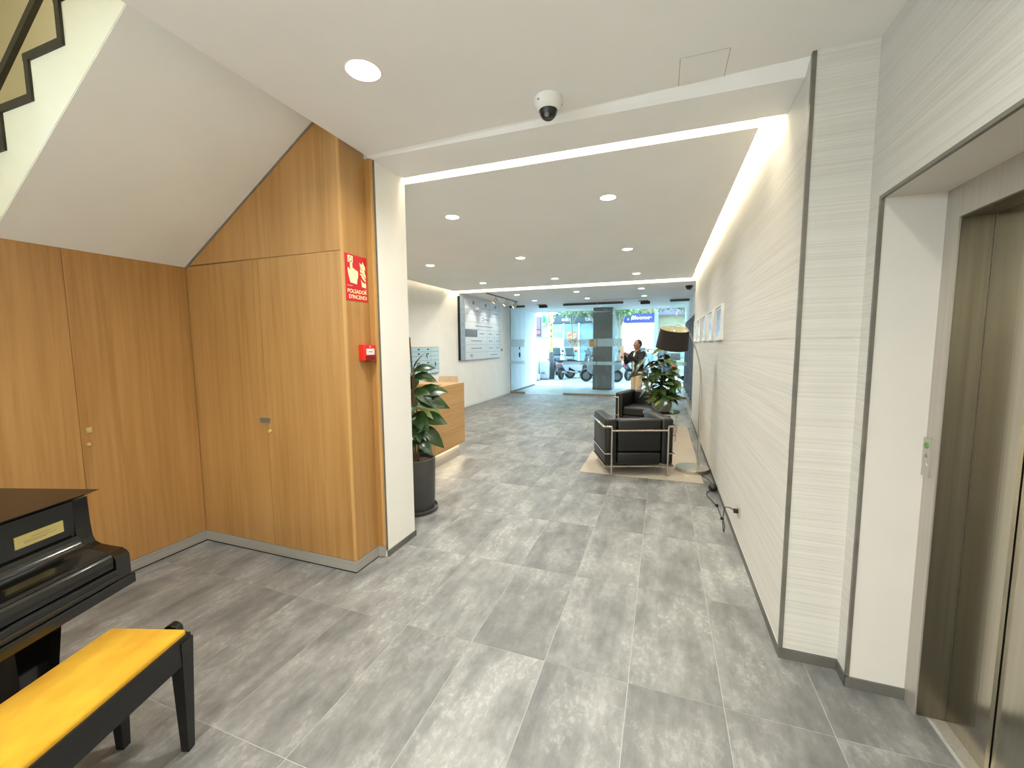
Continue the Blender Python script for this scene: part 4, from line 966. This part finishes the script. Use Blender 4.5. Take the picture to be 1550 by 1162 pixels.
# panelled door in the vestibule left wall
wd = struct('door_1', box(XL, XL+0.012, 12.62, 15.28, 0.0, 2.78), noise_mat('panel_gap_blue', C(120, 134, 150), C(130, 144, 160), (3, 3, 3)))
panm = noise_mat('vestibule_panel', C(214, 220, 226), C(222, 228, 234), (3, 3, 3), rough=0.4)
yp = [12.62, 12.88, 13.52, 14.02, 15.28]
for a, b in zip(yp, yp[1:]):
    p_ = obj('wall_panel', box(XL+0.012, XL+0.03, a+0.006, b-0.006, 0.06, 2.775), panm, wd)
    if b == 13.52:
        obj('lock', box(XL+0.03, XL+0.05, 13.42, 13.48, 1.40, 1.50), blackp, p_); obj('handle', rbox(XL+0.03, XL+0.07, 13.40, 13.47, 1.14, 1.30, 0.01, 2), blackp, p_)
obj('kick', box(XL+0.012, XL+0.036, 12.62, 15.28, 0.0, 0.055), dark_base, wd)
# column
cl = thing('column', 'square grey column standing behind the glass doors', 'column', (-1.935, 14.75, 0))
obj('shaft', box(-0.325, 0.325, -0.35, 0.50, 0.06, 2.80), colgrey, cl); obj('foot', box(-0.33, 0.33, -0.355, 0.505, 0, 0.06), dark_base, cl)

# ================================================================== PERSON IN THE LOBBY
def remeshed(name, bm, m, parent, voxel, smooth_it=4):
    me = bpy.data.meshes.new(name); bmesh.ops.recalc_face_normals(bm, faces=bm.faces); bm.to_mesh(me); bm.free()
    o = bpy.data.objects.new(name, me); COL.objects.link(o)
    r = o.modifiers.new('r', 'REMESH'); r.mode = 'VOXEL'; r.voxel_size = voxel
    s = o.modifiers.new('s', 'SMOOTH'); s.iterations = smooth_it; s.factor = 0.5
    dg = bpy.context.evaluated_depsgraph_get(); me2 = bpy.data.meshes.new_from_object(o.evaluated_get(dg))
    bpy.data.objects.remove(o); bpy.data.meshes.remove(me)
    me2.name = name; me2.materials.clear(); me2.materials.append(m); me2.shade_smooth()
    o = bpy.data.objects.new(name, me2); COL.objects.link(o); o.parent = parent; return o
def ell(bm, c, r):
    t = bmesh.new(); bmesh.ops.create_uvsphere(t, u_segments=20, v_segments=14, radius=1.0)
    merge(bm, t, Matrix.Translation(c) @ Matrix.Diagonal((r[0], r[1], r[2], 1)))
def chain(bm, pts, rs):
    tube(bm, pts, rs, 14)
    for p, r in zip(pts, rs): ell(bm, p, (r, r, r))
pe = thing('person', 'person in a dark jacket and beige trousers holding up a white sheet', 'person', (-0.55, 10.25, 0), math.radians(-140))
skin = noise_mat('skin', C(140, 98, 74), C(156, 112, 86), (12, 12, 12), rough=0.55)
jack = noise_mat('black_jacket', C(18, 18, 20), C(30, 30, 32), (20, 20, 20), rough=0.85)
trou = noise_mat('beige_trousers', C(190, 166, 130), C(206, 184, 150), (20, 20, 20), rough=0.9)
shoem = mat('brown_shoe', C(60, 46, 36), 0.6)
AL = [(0.0, 0.185, 1.335), (0.13, 0.235, 1.105), (0.345, 0.115, 1.31)]
AR = [(0.0, -0.185, 1.335), (0.16, -0.235, 1.130), (0.350, -0.085, 1.355)]
LL = [(0.0, 0.095, 0.86), (0.05, 0.105, 0.46), (0.0, 0.11, 0.075)]
LR = [(0.0, -0.095, 0.86), (0.015, -0.10, 0.46), (-0.08, -0.10, 0.075)]
bm = bmesh.new()
ell(bm, (0.02, 0, 1.545), (0.094, 0.076, 0.112)); ell(bm, (0.045, 0, 1.478), (0.060, 0.055, 0.055))       # skull, jaw
tube(bm, [(0.108, 0, 1.555), (0.128, 0, 1.522), (0.112, 0, 1.508)], [0.010, 0.016, 0.012], 10)                 # nose
for s in (-1, 1): ell(bm, (0.01, s*0.077, 1.535), (0.020, 0.010, 0.032))                                       # ears
ell(bm, (0.100, 0, 1.482), (0.012, 0.026, 0.008)); ell(bm, (0.098, 0, 1.468), (0.012, 0.022, 0.008))           # lips
chain(bm, [(0.0, 0, 1.36), (0.012, 0, 1.47)], [0.060, 0.052])
chain(bm, [(0, 0, 0.90), (0, 0, 1.02), (0.005, 0, 1.20), (0, 0, 1.32)], [0.12, 0.115, 0.13, 0.105])
for A in (AL, AR): chain(bm, A, [0.045, 0.036, 0.026])
for Lg in (LL, LR): chain(bm, Lg, [0.075, 0.052, 0.036])
def hand_at(w, d, up, side):
    d = Vector(d).normalized(); up = Vector(up); up = (up - d*up.dot(d)).normalized(); lat = d.cross(up)*side; w = Vector(w)
    chain(bm, [w, w + d*0.035, w + d*0.075], [0.024, 0.030, 0.030])
    for k, (o_, ln) in enumerate(((-0.028, 0.062), (-0.009, 0.074), (0.010, 0.068), (0.028, 0.052))):
        b0 = w + d*0.078 + up*o_
        chain(bm, [b0, b0 + d*ln*0.5 + lat*0.006, b0 + d*ln*0.8 + lat*0.026, b0 + d*ln*0.75 + lat*0.042], [0.0095, 0.009, 0.008, 0.0075])
    t0 = w + d*0.03 - up*0.026
    chain(bm, [t0, t0 + d*0.03 + lat*0.022 - up*0.014, t0 + d*0.055 + lat*0.036 - up*0.002], [0.012, 0.010, 0.009])
hand_at(AL[2], (0.95, -0.15, 0.35), (0, 0, 1), -1)
hand_at(AR[2], (0.9, 0.2, 0.40), (0, 0, 1), 1)
body = remeshed('body', bm, skin, pe, 0.007, 3)
for s in (-1, 1):
    bm = bmesh.new(); ell(bm, (0.101, s*0.031, 1.553), (0.010, 0.013, 0.008)); obj('eye', bm, whitep, pe, True)
    bm = bmesh.new(); ell(bm, (0.109, s*0.031, 1.553), (0.004, 0.006, 0.006)); obj('iris', bm, blackp, pe, True)
bm = bmesh.new(); ell(bm, (-0.006, 0, 1.562), (0.092, 0.083, 0.105))
bmesh.ops.bisect_plane(bm, geom=list(bm.verts)+list(bm.edges)+list(bm.faces), plane_co=(0.03, 0, 1.56), plane_no=Vector((0.75, 0, -0.66)), clear_outer=True)
hr = obj('hair', bm, mat('dark_hair', C(34, 30, 28), 0.8), pe, True)
bm = bmesh.new()
tk_ = [(-0.005, 0, 0.88), (0, 0, 1.0), (0.0, 0, 1.16), (0, 0, 1.30)]
for z, rx, ry in ((0.86, 0.135, 0.185), (0.95, 0.13, 0.178), (1.05, 0.128, 0.178), (1.15, 0.13, 0.185), (1.25, 0.125, 0.19), (1.33, 0.10, 0.18)): ell(bm, (0, 0, z), (rx, ry, 0.085))
chain(bm, AL[:2] + [tuple(Vector(AL[1]).lerp(Vector(AL[2]), 0.9))], [0.068, 0.058, 0.046])
chain(bm, AR[:2] + [tuple(Vector(AR[1]).lerp(Vector(AR[2]), 0.9))], [0.068, 0.058, 0.046])
tube(bm, [(-0.01, 0, 1.36), (0, 0, 1.415)], [0.085, 0.068], 14)
remeshed('jacket', bm, jack, pe, 0.014, 5)
bm = bmesh.new()
ell(bm, (0.118, 0, 1.08), (0.022, 0.030, 0.21)); ell(bm, (0.088, 0, 1.28), (0.035, 0.035, 0.09)); obj('shirt', bm, whitep, pe, True)
bm = bmesh.new()
ell(bm, (0, 0, 0.87), (0.125, 0.165, 0.11))
chain(bm, LL, [0.098, 0.074, 0.062]); chain(bm, LR, [0.098, 0.074, 0.062])
remeshed('trousers', bm, trou, pe, 0.014, 4)
for Lg in (LL, LR):
    x_, y_ = Lg[2][0], Lg[2][1]
    bm = rbox(x_-0.08, x_+0.19, y_-0.045, y_+0.045, 0.0, 0.085, 0.03, 3); obj('shoe', bm, shoem, pe, True)
ws = thing('white_sheet', 'white paper sheet held up by the person in the dark jacket', 'paper', (-0.905, 9.975, 1.18), math.radians(-140))
bm = bmesh.new(); prism(bm, [(-0.05, 0.0), (0.06, 0.0), (0.055, 0.34), (-0.055, 0.34)], 0.028, 0.031); obj('sheet', bm, whitep, ws)
obj('red_print', box(-0.02, 0.04, 0.031, 0.0318, 0.05, 0.10), redsign, ws)

# ================================================================== THE STREET
def CS(*c):      # street colours are darkened to offset the strong sky light, against burning out
    v = C(*c); return (v[0]*0.62, v[1]*0.62, v[2]*0.62, 1.0)
pave = noise_mat('pavement', CS(160, 160, 157), CS(178, 178, 175), (2, 2, 2), rough=0.8)
asph = noise_mat('asphalt', CS(110, 112, 114), CS(126, 128, 130), (6, 6, 6), rough=0.85)
struct('floor_pavement', box(-20, 16, 15.4, 20.6, -0.2, -0.005), pave)
struct('floor_road', box(-30, 26, 20.6, 27.8, -0.3, -0.12), asph)
struct('floor_far_pavement', box(-30, 26, 27.8, 34, -0.3, -0.005), pave)

def wheel(bm_t, bm_h, c, R, wdt):
    M = Matrix.Translation(c) @ Matrix.Rotation(math.pi/2, 4, 'X')
    t = bmesh.new(); lathe(t, [(R*0.62, -wdt/2), (R*0.9, -wdt/2), (R, -wdt*0.25), (R, wdt*0.25), (R*0.9, wdt/2), (R*0.62, wdt/2), (R*0.62, -wdt/2)], n=28); merge(bm_t, t, M)
    t = bmesh.new(); lathe(t, [(0, -wdt*0.3), (R*0.62, -wdt*0.2), (R*0.62, wdt*0.2), (0, wdt*0.3)], n=20); merge(bm_h, t, M)
tyre = mat('tyre_rubber', CS(38, 38, 40), 0.7); hub = mat('wheel_hub', CS(150, 150, 152), 0.35, 0.6)
tailm = mat('tail_lamp_red', CS(206, 40, 48), 0.3)
def scooter(label, loc, rz, colour, box_c=None):
    t = thing('scooter', label, 'scooter', loc, rz, 'motor scooters parked on the pavement')
    pm = mat('scooter_paint_%d_%d_%d' % colour, CS(*colour), 0.3, coat=0.3)
    for x in (0.64, -0.62):
        a, b = bmesh.new(), bmesh.new(); wheel(a, b, (x, 0, 0.25), 0.25, 0.11)
        w_ = obj('wheel', a, tyre, t, True); obj('hub', b, hub, w_, True)
    bm = bmesh.new(); prism(bm, [(0.62+0.30*math.cos(a), 0.25+0.30*math.sin(a)) for a in [math.radians(q) for q in range(10, 171, 16)]] + [(0.62+0.26*math.cos(a), 0.25+0.26*math.sin(a)) for a in [math.radians(q) for q in range(170, 9, -16)]], -0.075, 0.075); obj('front_fender', bm, pm, t)
    bm = bmesh.new(); tube(bm, [(0.64, 0.06, 0.25), (0.52, 0.05, 0.62)], 0.02, 8); tube(bm, [(0.64, -0.06, 0.25), (0.52, -0.05, 0.62)], 0.02, 8); obj('fork', bm, hub, t, True)
    bm = bmesh.new(); prism(bm, [(0.56, 0.42), (0.60, 0.55), (0.50, 0.98), (0.40, 1.02), (0.34, 0.95), (0.40, 0.60), (0.30, 0.36), (0.34, 0.30)], -0.19, 0.19); bmesh.ops.bevel(bm, geom=list(bm.edges), offset=0.03, segments=2, affect='EDGES'); obj('front_shield', bm, pm, t, True)
    obj('floorboard', rbox(-0.22, 0.36, -0.17, 0.17, 0.26, 0.34, 0.02, 2), blackp, t)
    bm = bmesh.new(); prism(bm, [(-0.12, 0.32), (-0.05, 0.50), (-0.12, 0.70), (-0.70, 0.78), (-0.88, 0.72), (-0.84, 0.60), (-0.60, 0.50), (-0.40, 0.34)], -0.16, 0.16); bmesh.ops.bevel(bm, geom=list(bm.edges), offset=0.03, segments=2, affect='EDGES'); obj('rear_body', bm, pm, t, True)
    bm = bmesh.new(); prism(bm, [(-0.02, 0.72), (0.0, 0.78), (-0.30, 0.80), (-0.42, 0.86), (-0.78, 0.88), (-0.80, 0.80), (-0.40, 0.74)], -0.14, 0.14); bmesh.ops.bevel(bm, geom=list(bm.edges), offset=0.02, segments=2, affect='EDGES'); obj('seat', bm, blackp, t, True)
    bm = bmesh.new(); tube(bm, [(0.30, -0.34, 1.06), (0.38, -0.2, 1.05), (0.42, 0, 1.03), (0.38, 0.2, 1.05), (0.30, 0.34, 1.06)], 0.016, 8); obj('handlebar', bm, blackp, t, True)
    bm = bmesh.new(); ell(bm, (0.53, 0, 0.90), (0.05, 0.09, 0.07)); obj('headlight', bm, whitep, t, True)
    bm = bmesh.new(); prism(bm, [(0.47, 0.96), (0.49, 0.96), (0.34, 1.40), (0.32, 1.40)], -0.20, 0.20); obj('windscreen', bm, mat('scooter_screen', CS(120, 136, 146), 0.15), t)
    for s in (-1, 1):
        bm = bmesh.new(); tube(bm, [(0.36, s*0.22, 1.06), (0.34, s*0.30, 1.22)], 0.008, 6); ell(bm, (0.34, s*0.32, 1.25), (0.02, 0.06, 0.04)); obj('mirror', bm, blackp, t, True)
    obj('tail_lamp', rbox(-0.90, -0.84, -0.08, 0.08, 0.62, 0.70, 0.01, 2), tailm, t)
    bm = bmesh.new(); tube(bm, [(-0.30, -0.16, 0.26), (-0.60, -0.19, 0.30), (-0.85, -0.19, 0.36)], [0.03, 0.05, 0.05], 10); obj('exhaust', bm, hub, t, True)
    if box_c: obj('top_box', rbox(-1.02, -0.68, -0.2, 0.2, 0.90, 1.20, 0.04, 3), mat('top_box_%d' % box_c[0], CS(*box_c), 0.4), t, True)
    bm = bmesh.new(); tube(bm, [(-0.1, 0.1, 0.28), (-0.12, 0.22, 0.0)], 0.012, 6); obj('kick_stand', bm, hub, t)
    return t
scooter('silver scooter parked sideways behind the grey column', (-2.37, 17.45, 0), math.pi, (150, 158, 164))
scooter('pale scooter seen from behind beside the striped post', (-4.15, 18.75, 0), math.radians(80), (160, 168, 176))
scooter('white scooter with a dark seat seen between the post and the column', (-3.45, 19.15, 0), math.radians(25), (206, 210, 214))
scooter('dark grey scooter parked behind the white one', (-3.0, 19.85, 0), math.radians(150), (70, 76, 84))
scooter('light grey scooter just right of the grey column', (-1.05, 18.85, 0), math.radians(60), (140, 150, 162))
scooter('dark scooter with a top box half hidden by the bowl plant', (0.15, 18.6, 0), math.radians(110), (60, 66, 76), (50, 54, 62))
scooter('blue grey scooter farthest along the kerb to the left', (-5.0, 20.0, 0), math.radians(95), (120, 140, 160))
# striped post
ps = thing('street_post', 'street post with a yellow green upper half and dark grey base', 'post', (-4.76, 18.35, 0))
bm = bmesh.new(); lathe(bm, [(0.145, -0.003), (0.145, 0.5), (0.115, 1.18), (0.10, 1.22), (0, 1.22)], n=24); obj('base', bm, noise_mat('post_grey', CS(92, 92, 98), CS(108, 108, 114), (6, 6, 6), rough=0.7), ps, True)
bm = bmesh.new(); lathe(bm, [(0.075, 1.2), (0.07, 4.4), (0, 4.42)], n=20); obj('upper_pole', bm, noise_mat('post_lime', CS(206, 214, 120), CS(216, 224, 140), (6, 6, 6), rough=0.6), ps, True)
bm = bmesh.new(); prism(bm, [(-0.30, 0.80), (-0.05, 0.95), (-0.05, 0.70)], -0.04, 0.04); obj('bracket', bm, MATS['post_grey'], ps)
for z in (2.15, 2.42, 1.9): 
    obj('sticker', box(-0.02, 0.03, -0.082, -0.068, z, z+0.06), blackp, ps)
# builder's sacks
sackm = noise_mat('white_woven_sack', CS(206, 212, 226), CS(226, 230, 240), (14, 14, 14), rough=0.85, bump=0.3)
for x, y, w_, h_, nm in ((-5.42, 17.75, 0.30, 0.92, 'tall white builder sack nearest the door jamb'), (-4.98, 17.95, 0.30, 0.86, 'tall white builder sack next to the striped post'), (-5.25, 17.25, 0.34, 0.30, 'slumped low white sack in front of the tall ones')):
    t = thing('builder_sack', nm, 'sack', (x, y, -0.005), random.uniform(-.3, .3), 'white sacks on the pavement')
    bm = rbox(-w_*0.75, w_*0.75, -w_*0.6, w_*0.6, 0, h_, 0.09, 3)
    bmesh.ops.subdivide_edges(bm, edges=list(bm.edges), cuts=1)
    for v_ in bm.verts: v_.co += Vector((random.uniform(-.02, .02), random.uniform(-.02, .02), random.uniform(-.015, .015) if v_.co.z > 0.05 else 0))
    obj('bag', bm, sackm, t, True)
    bm = bmesh.new(); tube(bm, sm([(-w_*0.4, 0, h_-0.02), (-w_*0.2, 0, h_+0.08), (0, 0, h_+0.05), (w_*0.2, 0, h_+0.09), (w_*0.4, 0, h_-0.02)], 4), 0.012, 6); obj('strap', bm, sackm, t)
    obj('printed_patch', box(-0.10, 0.06, -w_*0.6-0.012, -w_*0.6+0.03, h_*0.3, h_*0.3+0.10), mat('sack_print', CS(150, 160, 196), 0.8), t)
# van
vn = thing('white_van', 'white delivery van parked across the street opening on the left', 'van', (-7.5, 22.0, -0.12), math.pi)
vm = mat('van_white', CS(232, 234, 236), 0.3, coat=0.3)
bm = bmesh.new(); prism(bm, [(-2.3, 0.35), (-2.3, 1.85), (-2.15, 2.0), (1.25, 2.0), (1.45, 1.92), (1.95, 1.25), (2.40, 1.10), (2.50, 0.85), (2.50, 0.35)], -0.85, 0.85); bmesh.ops.bevel(bm, geom=list(bm.edges), offset=0.05, segments=2, affect='EDGES'); obj('body', bm, vm, vn, True)
for s in (-1, 1):
    bm = bmesh.new(); prism(bm, [(0.75, 1.25), (0.75, 1.75), (1.28, 1.75), (1.68, 1.25)], s*0.852, s*0.858); obj('cab_window', bm, mat('van_glass', CS(70, 84, 96), 0.1), vn)
    for x in (-1.5, 1.6):
        a, b = bmesh.new(), bmesh.new(); wheel(a, b, (x, s*0.72, 0.33), 0.33, 0.2); w_ = obj('wheel', a, tyre, vn, True); obj('hub', b, hub, w_, True)
bm = bmesh.new(); tube(bm, [(-2.1, -0.6, 2.06), (1.1, -0.6, 2.06)], 0.025, 8); 
for x in (-1.8, -0.6, 0.6): tube(bm, [(x, -0.6, 1.98), (x, -0.6, 2.06)], 0.02, 6)
obj('roof_rack', bm, greyp, vn)
obj('bumper', rbox(2.45, 2.58, -0.8, 0.8, 0.35, 0.58, 0.03, 2), greyp, vn)
# trees
treeleaf = noise_mat('street_tree_leaf', CS(84, 124, 70), CS(140, 170, 104), (0.8, 0.8, 0.8), rough=0.6)
treebark = noise_mat('plane_tree_bark', CS(150, 142, 124), CS(186, 178, 158), (5, 5, 3), rough=0.9, bump=0.3)
def tree(label, x, y, r0, forkz, spread, zc, n, seed):
    rr = random.Random(seed); t = thing('street_tree', label, 'tree', (x, y, -0.005), 0, 'street trees')
    bm = bmesh.new(); tube(bm, sm([(0, 0, 0), (0.05, 0, forkz*0.5), (0, 0, forkz)], 4), [r0*1.25]*4+[r0]*5, 12); obj('trunk', bm, treebark, t, True)
    tips = []
    for k in range(5):
        a = k*1.257+rr.uniform(-.3, .3); e = Vector((math.cos(a)*spread*0.6, math.sin(a)*spread*0.6, zc+rr.uniform(-.3, .6)))
        bm = bmesh.new(); tube(bm, sm([(0, 0, forkz-0.1), e*0.45 + Vector((0, 0, forkz*0.5)), e], 4), [r0*0.5]*3+[r0*0.35]*3+[r0*0.2]*3, 8); obj('branch', bm, treebark, t, True); tips.append(e)
    bm = bmesh.new()
    for k in range(n):
        e = rr.choice(tips); d = Vector((rr.gauss(0, 1), rr.gauss(0, 1), rr.gauss(0, 0.75)))*spread*0.33; c = e + d
        if c.z < zc - 0.9: c.z = zc - 0.9 + rr.uniform(0, .5)
        s = rr.uniform(0.06, 0.13); q = Euler((rr.uniform(0, 6), rr.uniform(0, 6), rr.uniform(0, 6))).to_matrix()
        bm.faces.new([bm.verts.new(c + q @ Vector(p)*s) for p in ((-1, -.5, 0), (0.2, -.7, .1), (1, 0, 0), (0.2, .7, .1), (-1, .5, 0))])
    f_ = obj('foliage', bm, treeleaf, t); f_['kind'] = 'stuff'
tree('plane tree with a pale trunk just right of the grey column', -1.95, 20.2, 0.12, 2.4, 1.0, 3.5, 900, 1)
tree('slender street tree standing behind the striped post', -4.35, 20.9, 0.035, 2.6, 1.5, 4.2, 1300, 2)
tree('leafy street tree across the road behind the grey column', -3.95, 28.6, 0.14, 2.6, 3.0, 4.5, 4200, 3)
tree('leafy street tree across the road at the right edge', 1.6, 28.6, 0.14, 2.8, 2.4, 4.7, 2600, 4)

# opposite buildings (front plane y = 32)
YB = 32.0
def bld(name, label, x0, x1, m, z1=11.0):
    t = thing(name, label, 'building', ((x0+x1)/2, YB, 0)); cx = (x0+x1)/2
    obj('wall', box(x0-cx, x1-cx, 0.12, 6.0, 0, z1), m, t)
    def part(nm, xa, xb, za, zb, mm, proud=0.0, dep=0.12, parent=None):
        return obj(nm, box(xa-cx, xb-cx, -proud, dep, za, zb), mm, parent or t)
    return t, part
stone = noise_mat('grey_stone_front', CS(172, 174, 176), CS(190, 192, 194), (1, 1, 1), rough=0.8)
dkfas = noise_mat('dark_fascia', CS(62, 76, 82), CS(76, 90, 96), (1, 1, 1), rough=0.5)
shopgl = noise_mat('shop_window', CS(110, 150, 170), CS(170, 200, 214), (0.8, 0.8, 1.4), rough=0.15)
redin = noise_mat('red_goods', CS(206, 96, 90), CS(226, 170, 120), (3, 3, 5), rough=0.6, lo=0.4, hi=0.55)
t, part = bld('shop_building', 'grey building with a pink banded window across the street on the left', -18, -8.55, stone)
purp = mat('purple_window', CS(120, 96, 124), 0.3); pink = mat('pink_band', CS(226, 96, 112), 0.5)
wn = part('window', -9.85, -9.2, 1.9, 3.75, purp, 0.0, 0.13); 
part('window_band', -9.85, -9.2, 2.45, 2.68, pink, 0.04, 0.12); part('window_rail', -9.85, -9.2, 2.30, 2.36, blackp, 0.05, 0.12); part('window_rail', -9.85, -9.2, 2.72, 2.78, blackp, 0.05, 0.12)
for x in (-12, -14.4): 
    part('window', x, x+1.3, 1.0, 3.4, shopgl, 0, 0.13)
for z in (5.2, 8.2):
    for x in (-16.5, -14, -11.5, -9.8): part('window', x, x+0.9, z, z+1.8, shopgl, 0, 0.13)
part('yellow_sign', -9.05, -8.75, 3.05, 3.28, mat('yellow_sign', CS(236, 206, 110), 0.5), 0.05)
gs = thing('green_shop_sign', 'round green sign hanging on the grey building', 'sign', (-8.85, YB-0.25, 3.55))
bm = bmesh.new(); ell(bm, (0, 0, 0), (0.16, 0.06, 0.30)); obj('disc', bm, mat('sign_green', CS(40, 170, 90), 0.4), gs, True); obj('bracket', box(-0.03, 0.03, 0.0, 0.37, -0.03, 0.03), greyp, gs)
t, part = bld('shop_building', 'shop front with a dark fascia and white letters across the street', -8.55, -3.0, stone)
fa = part('fascia', -8.45, -3.1, 3.22, 3.85, dkfas, 0.10)
cx = (-8.55-3.0)/2
for s_, x_, sz in (('e', -8.15, 0.50), ('edia', -7.1, 0.44), ('car', -5.35, 0.44)):
    text('fascia_letters', s_, sz, whitep, fa, frame_M((x_-cx, -0.10, 3.50), (1, 0, 0), (0, 0, 1)), 0.01)
for x in (-8.45, -7.25, -6.05, -4.85, -3.65):
    w_ = part('shop_pane', x, min(x+1.1, -3.1), 0.3, 3.15, shopgl, 0.0); part('window_frame', x+1.1, min(x+1.2, -3.05), 0.0, 3.2, whitep, 0.08)
for x, z in ((-8.1, 1.7), (-7.0, 2.2), (-6.75, 1.6), (-4.6, 1.9)): part('goods', x, x+0.7, z-0.5, z+0.35, redin, 0.02)
part('stall_riser', -8.45, -3.1, 0, 0.3, dkfas, 0.04)
for z in (5.2, 8.2):
    for x in (-8.0, -6.4, -4.8): part('window', x, x+0.9, z, z+1.8, shopgl, 0, 0.13)
t, part = bld('shop_building', 'shop with a blue sign reading Bloome across the street', -3.0, -0.34, noise_mat('terracotta_front', CS(196, 150, 120), CS(210, 166, 136), (1, 1, 1), rough=0.8))
cx = (-3.0-0.34)/2
sgn = part('sign_board', -2.75, -0.62, 3.13, 3.80, noise_mat('bloome_blue', CS(82, 88, 168), CS(90, 96, 178), (1, 1, 1), rough=0.5), 0.12)
text('sign_letters', 'Bloome', 0.40, whitep, sgn, frame_M((-1.57-cx, -0.12, 3.47), (1, 0, 0), (0, 0, 1)), 0.01, bold=0.008)
text('sign_letters', 'by', 0.17, whitep, sgn, frame_M((-0.86-cx, -0.12, 3.50), (1, 0, 0), (0, 0, 1)), 0.01)
text('sign_letters', '|', 0.34, whitep, sgn, frame_M((-2.22-cx, -0.12, 3.47), (1, 0, 0), (0, 0, 1)), 0.01)
text('sign_letters', 'o', 0.30, whitep, sgn, frame_M((-2.45-cx, -0.12, 3.40), (1, 0, 0), (0, 0, 1)), 0.01)
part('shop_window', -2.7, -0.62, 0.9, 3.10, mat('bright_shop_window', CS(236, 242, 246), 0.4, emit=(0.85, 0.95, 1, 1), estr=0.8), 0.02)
part('stall_riser', -2.7, -0.62, 0, 0.9, shopgl, 0.04)
part('pillar', -0.62, -0.34, 0, 4.2, stone, 0.15)
for x in (-2.5, -1.5): part('window', x, x+0.8, 5.2, 7.0, shopgl, 0, 0.13)
t, part = bld('shop_building', 'tan brick building across the street behind the lamp shade', -0.34, 12, noise_mat('far_tan_brick', CS(176, 170, 136), CS(198, 192, 158), (3, 3, 9), rough=0.85))
part('cornice', -0.34, 12, 3.62, 4.3, noise_mat('mauve_band', CS(150, 138, 160), CS(166, 154, 176), (2, 2, 2), rough=0.7), 0.10)
for x in (1.2, 4.2, 7.2): part('window', x, x+1.6, 0.6, 2.6, shopgl, 0, 0.13)
for x in (0.8, 3.2, 5.6): part('window', x, x+1.0, 5.2, 7.0, shopgl, 0, 0.13)
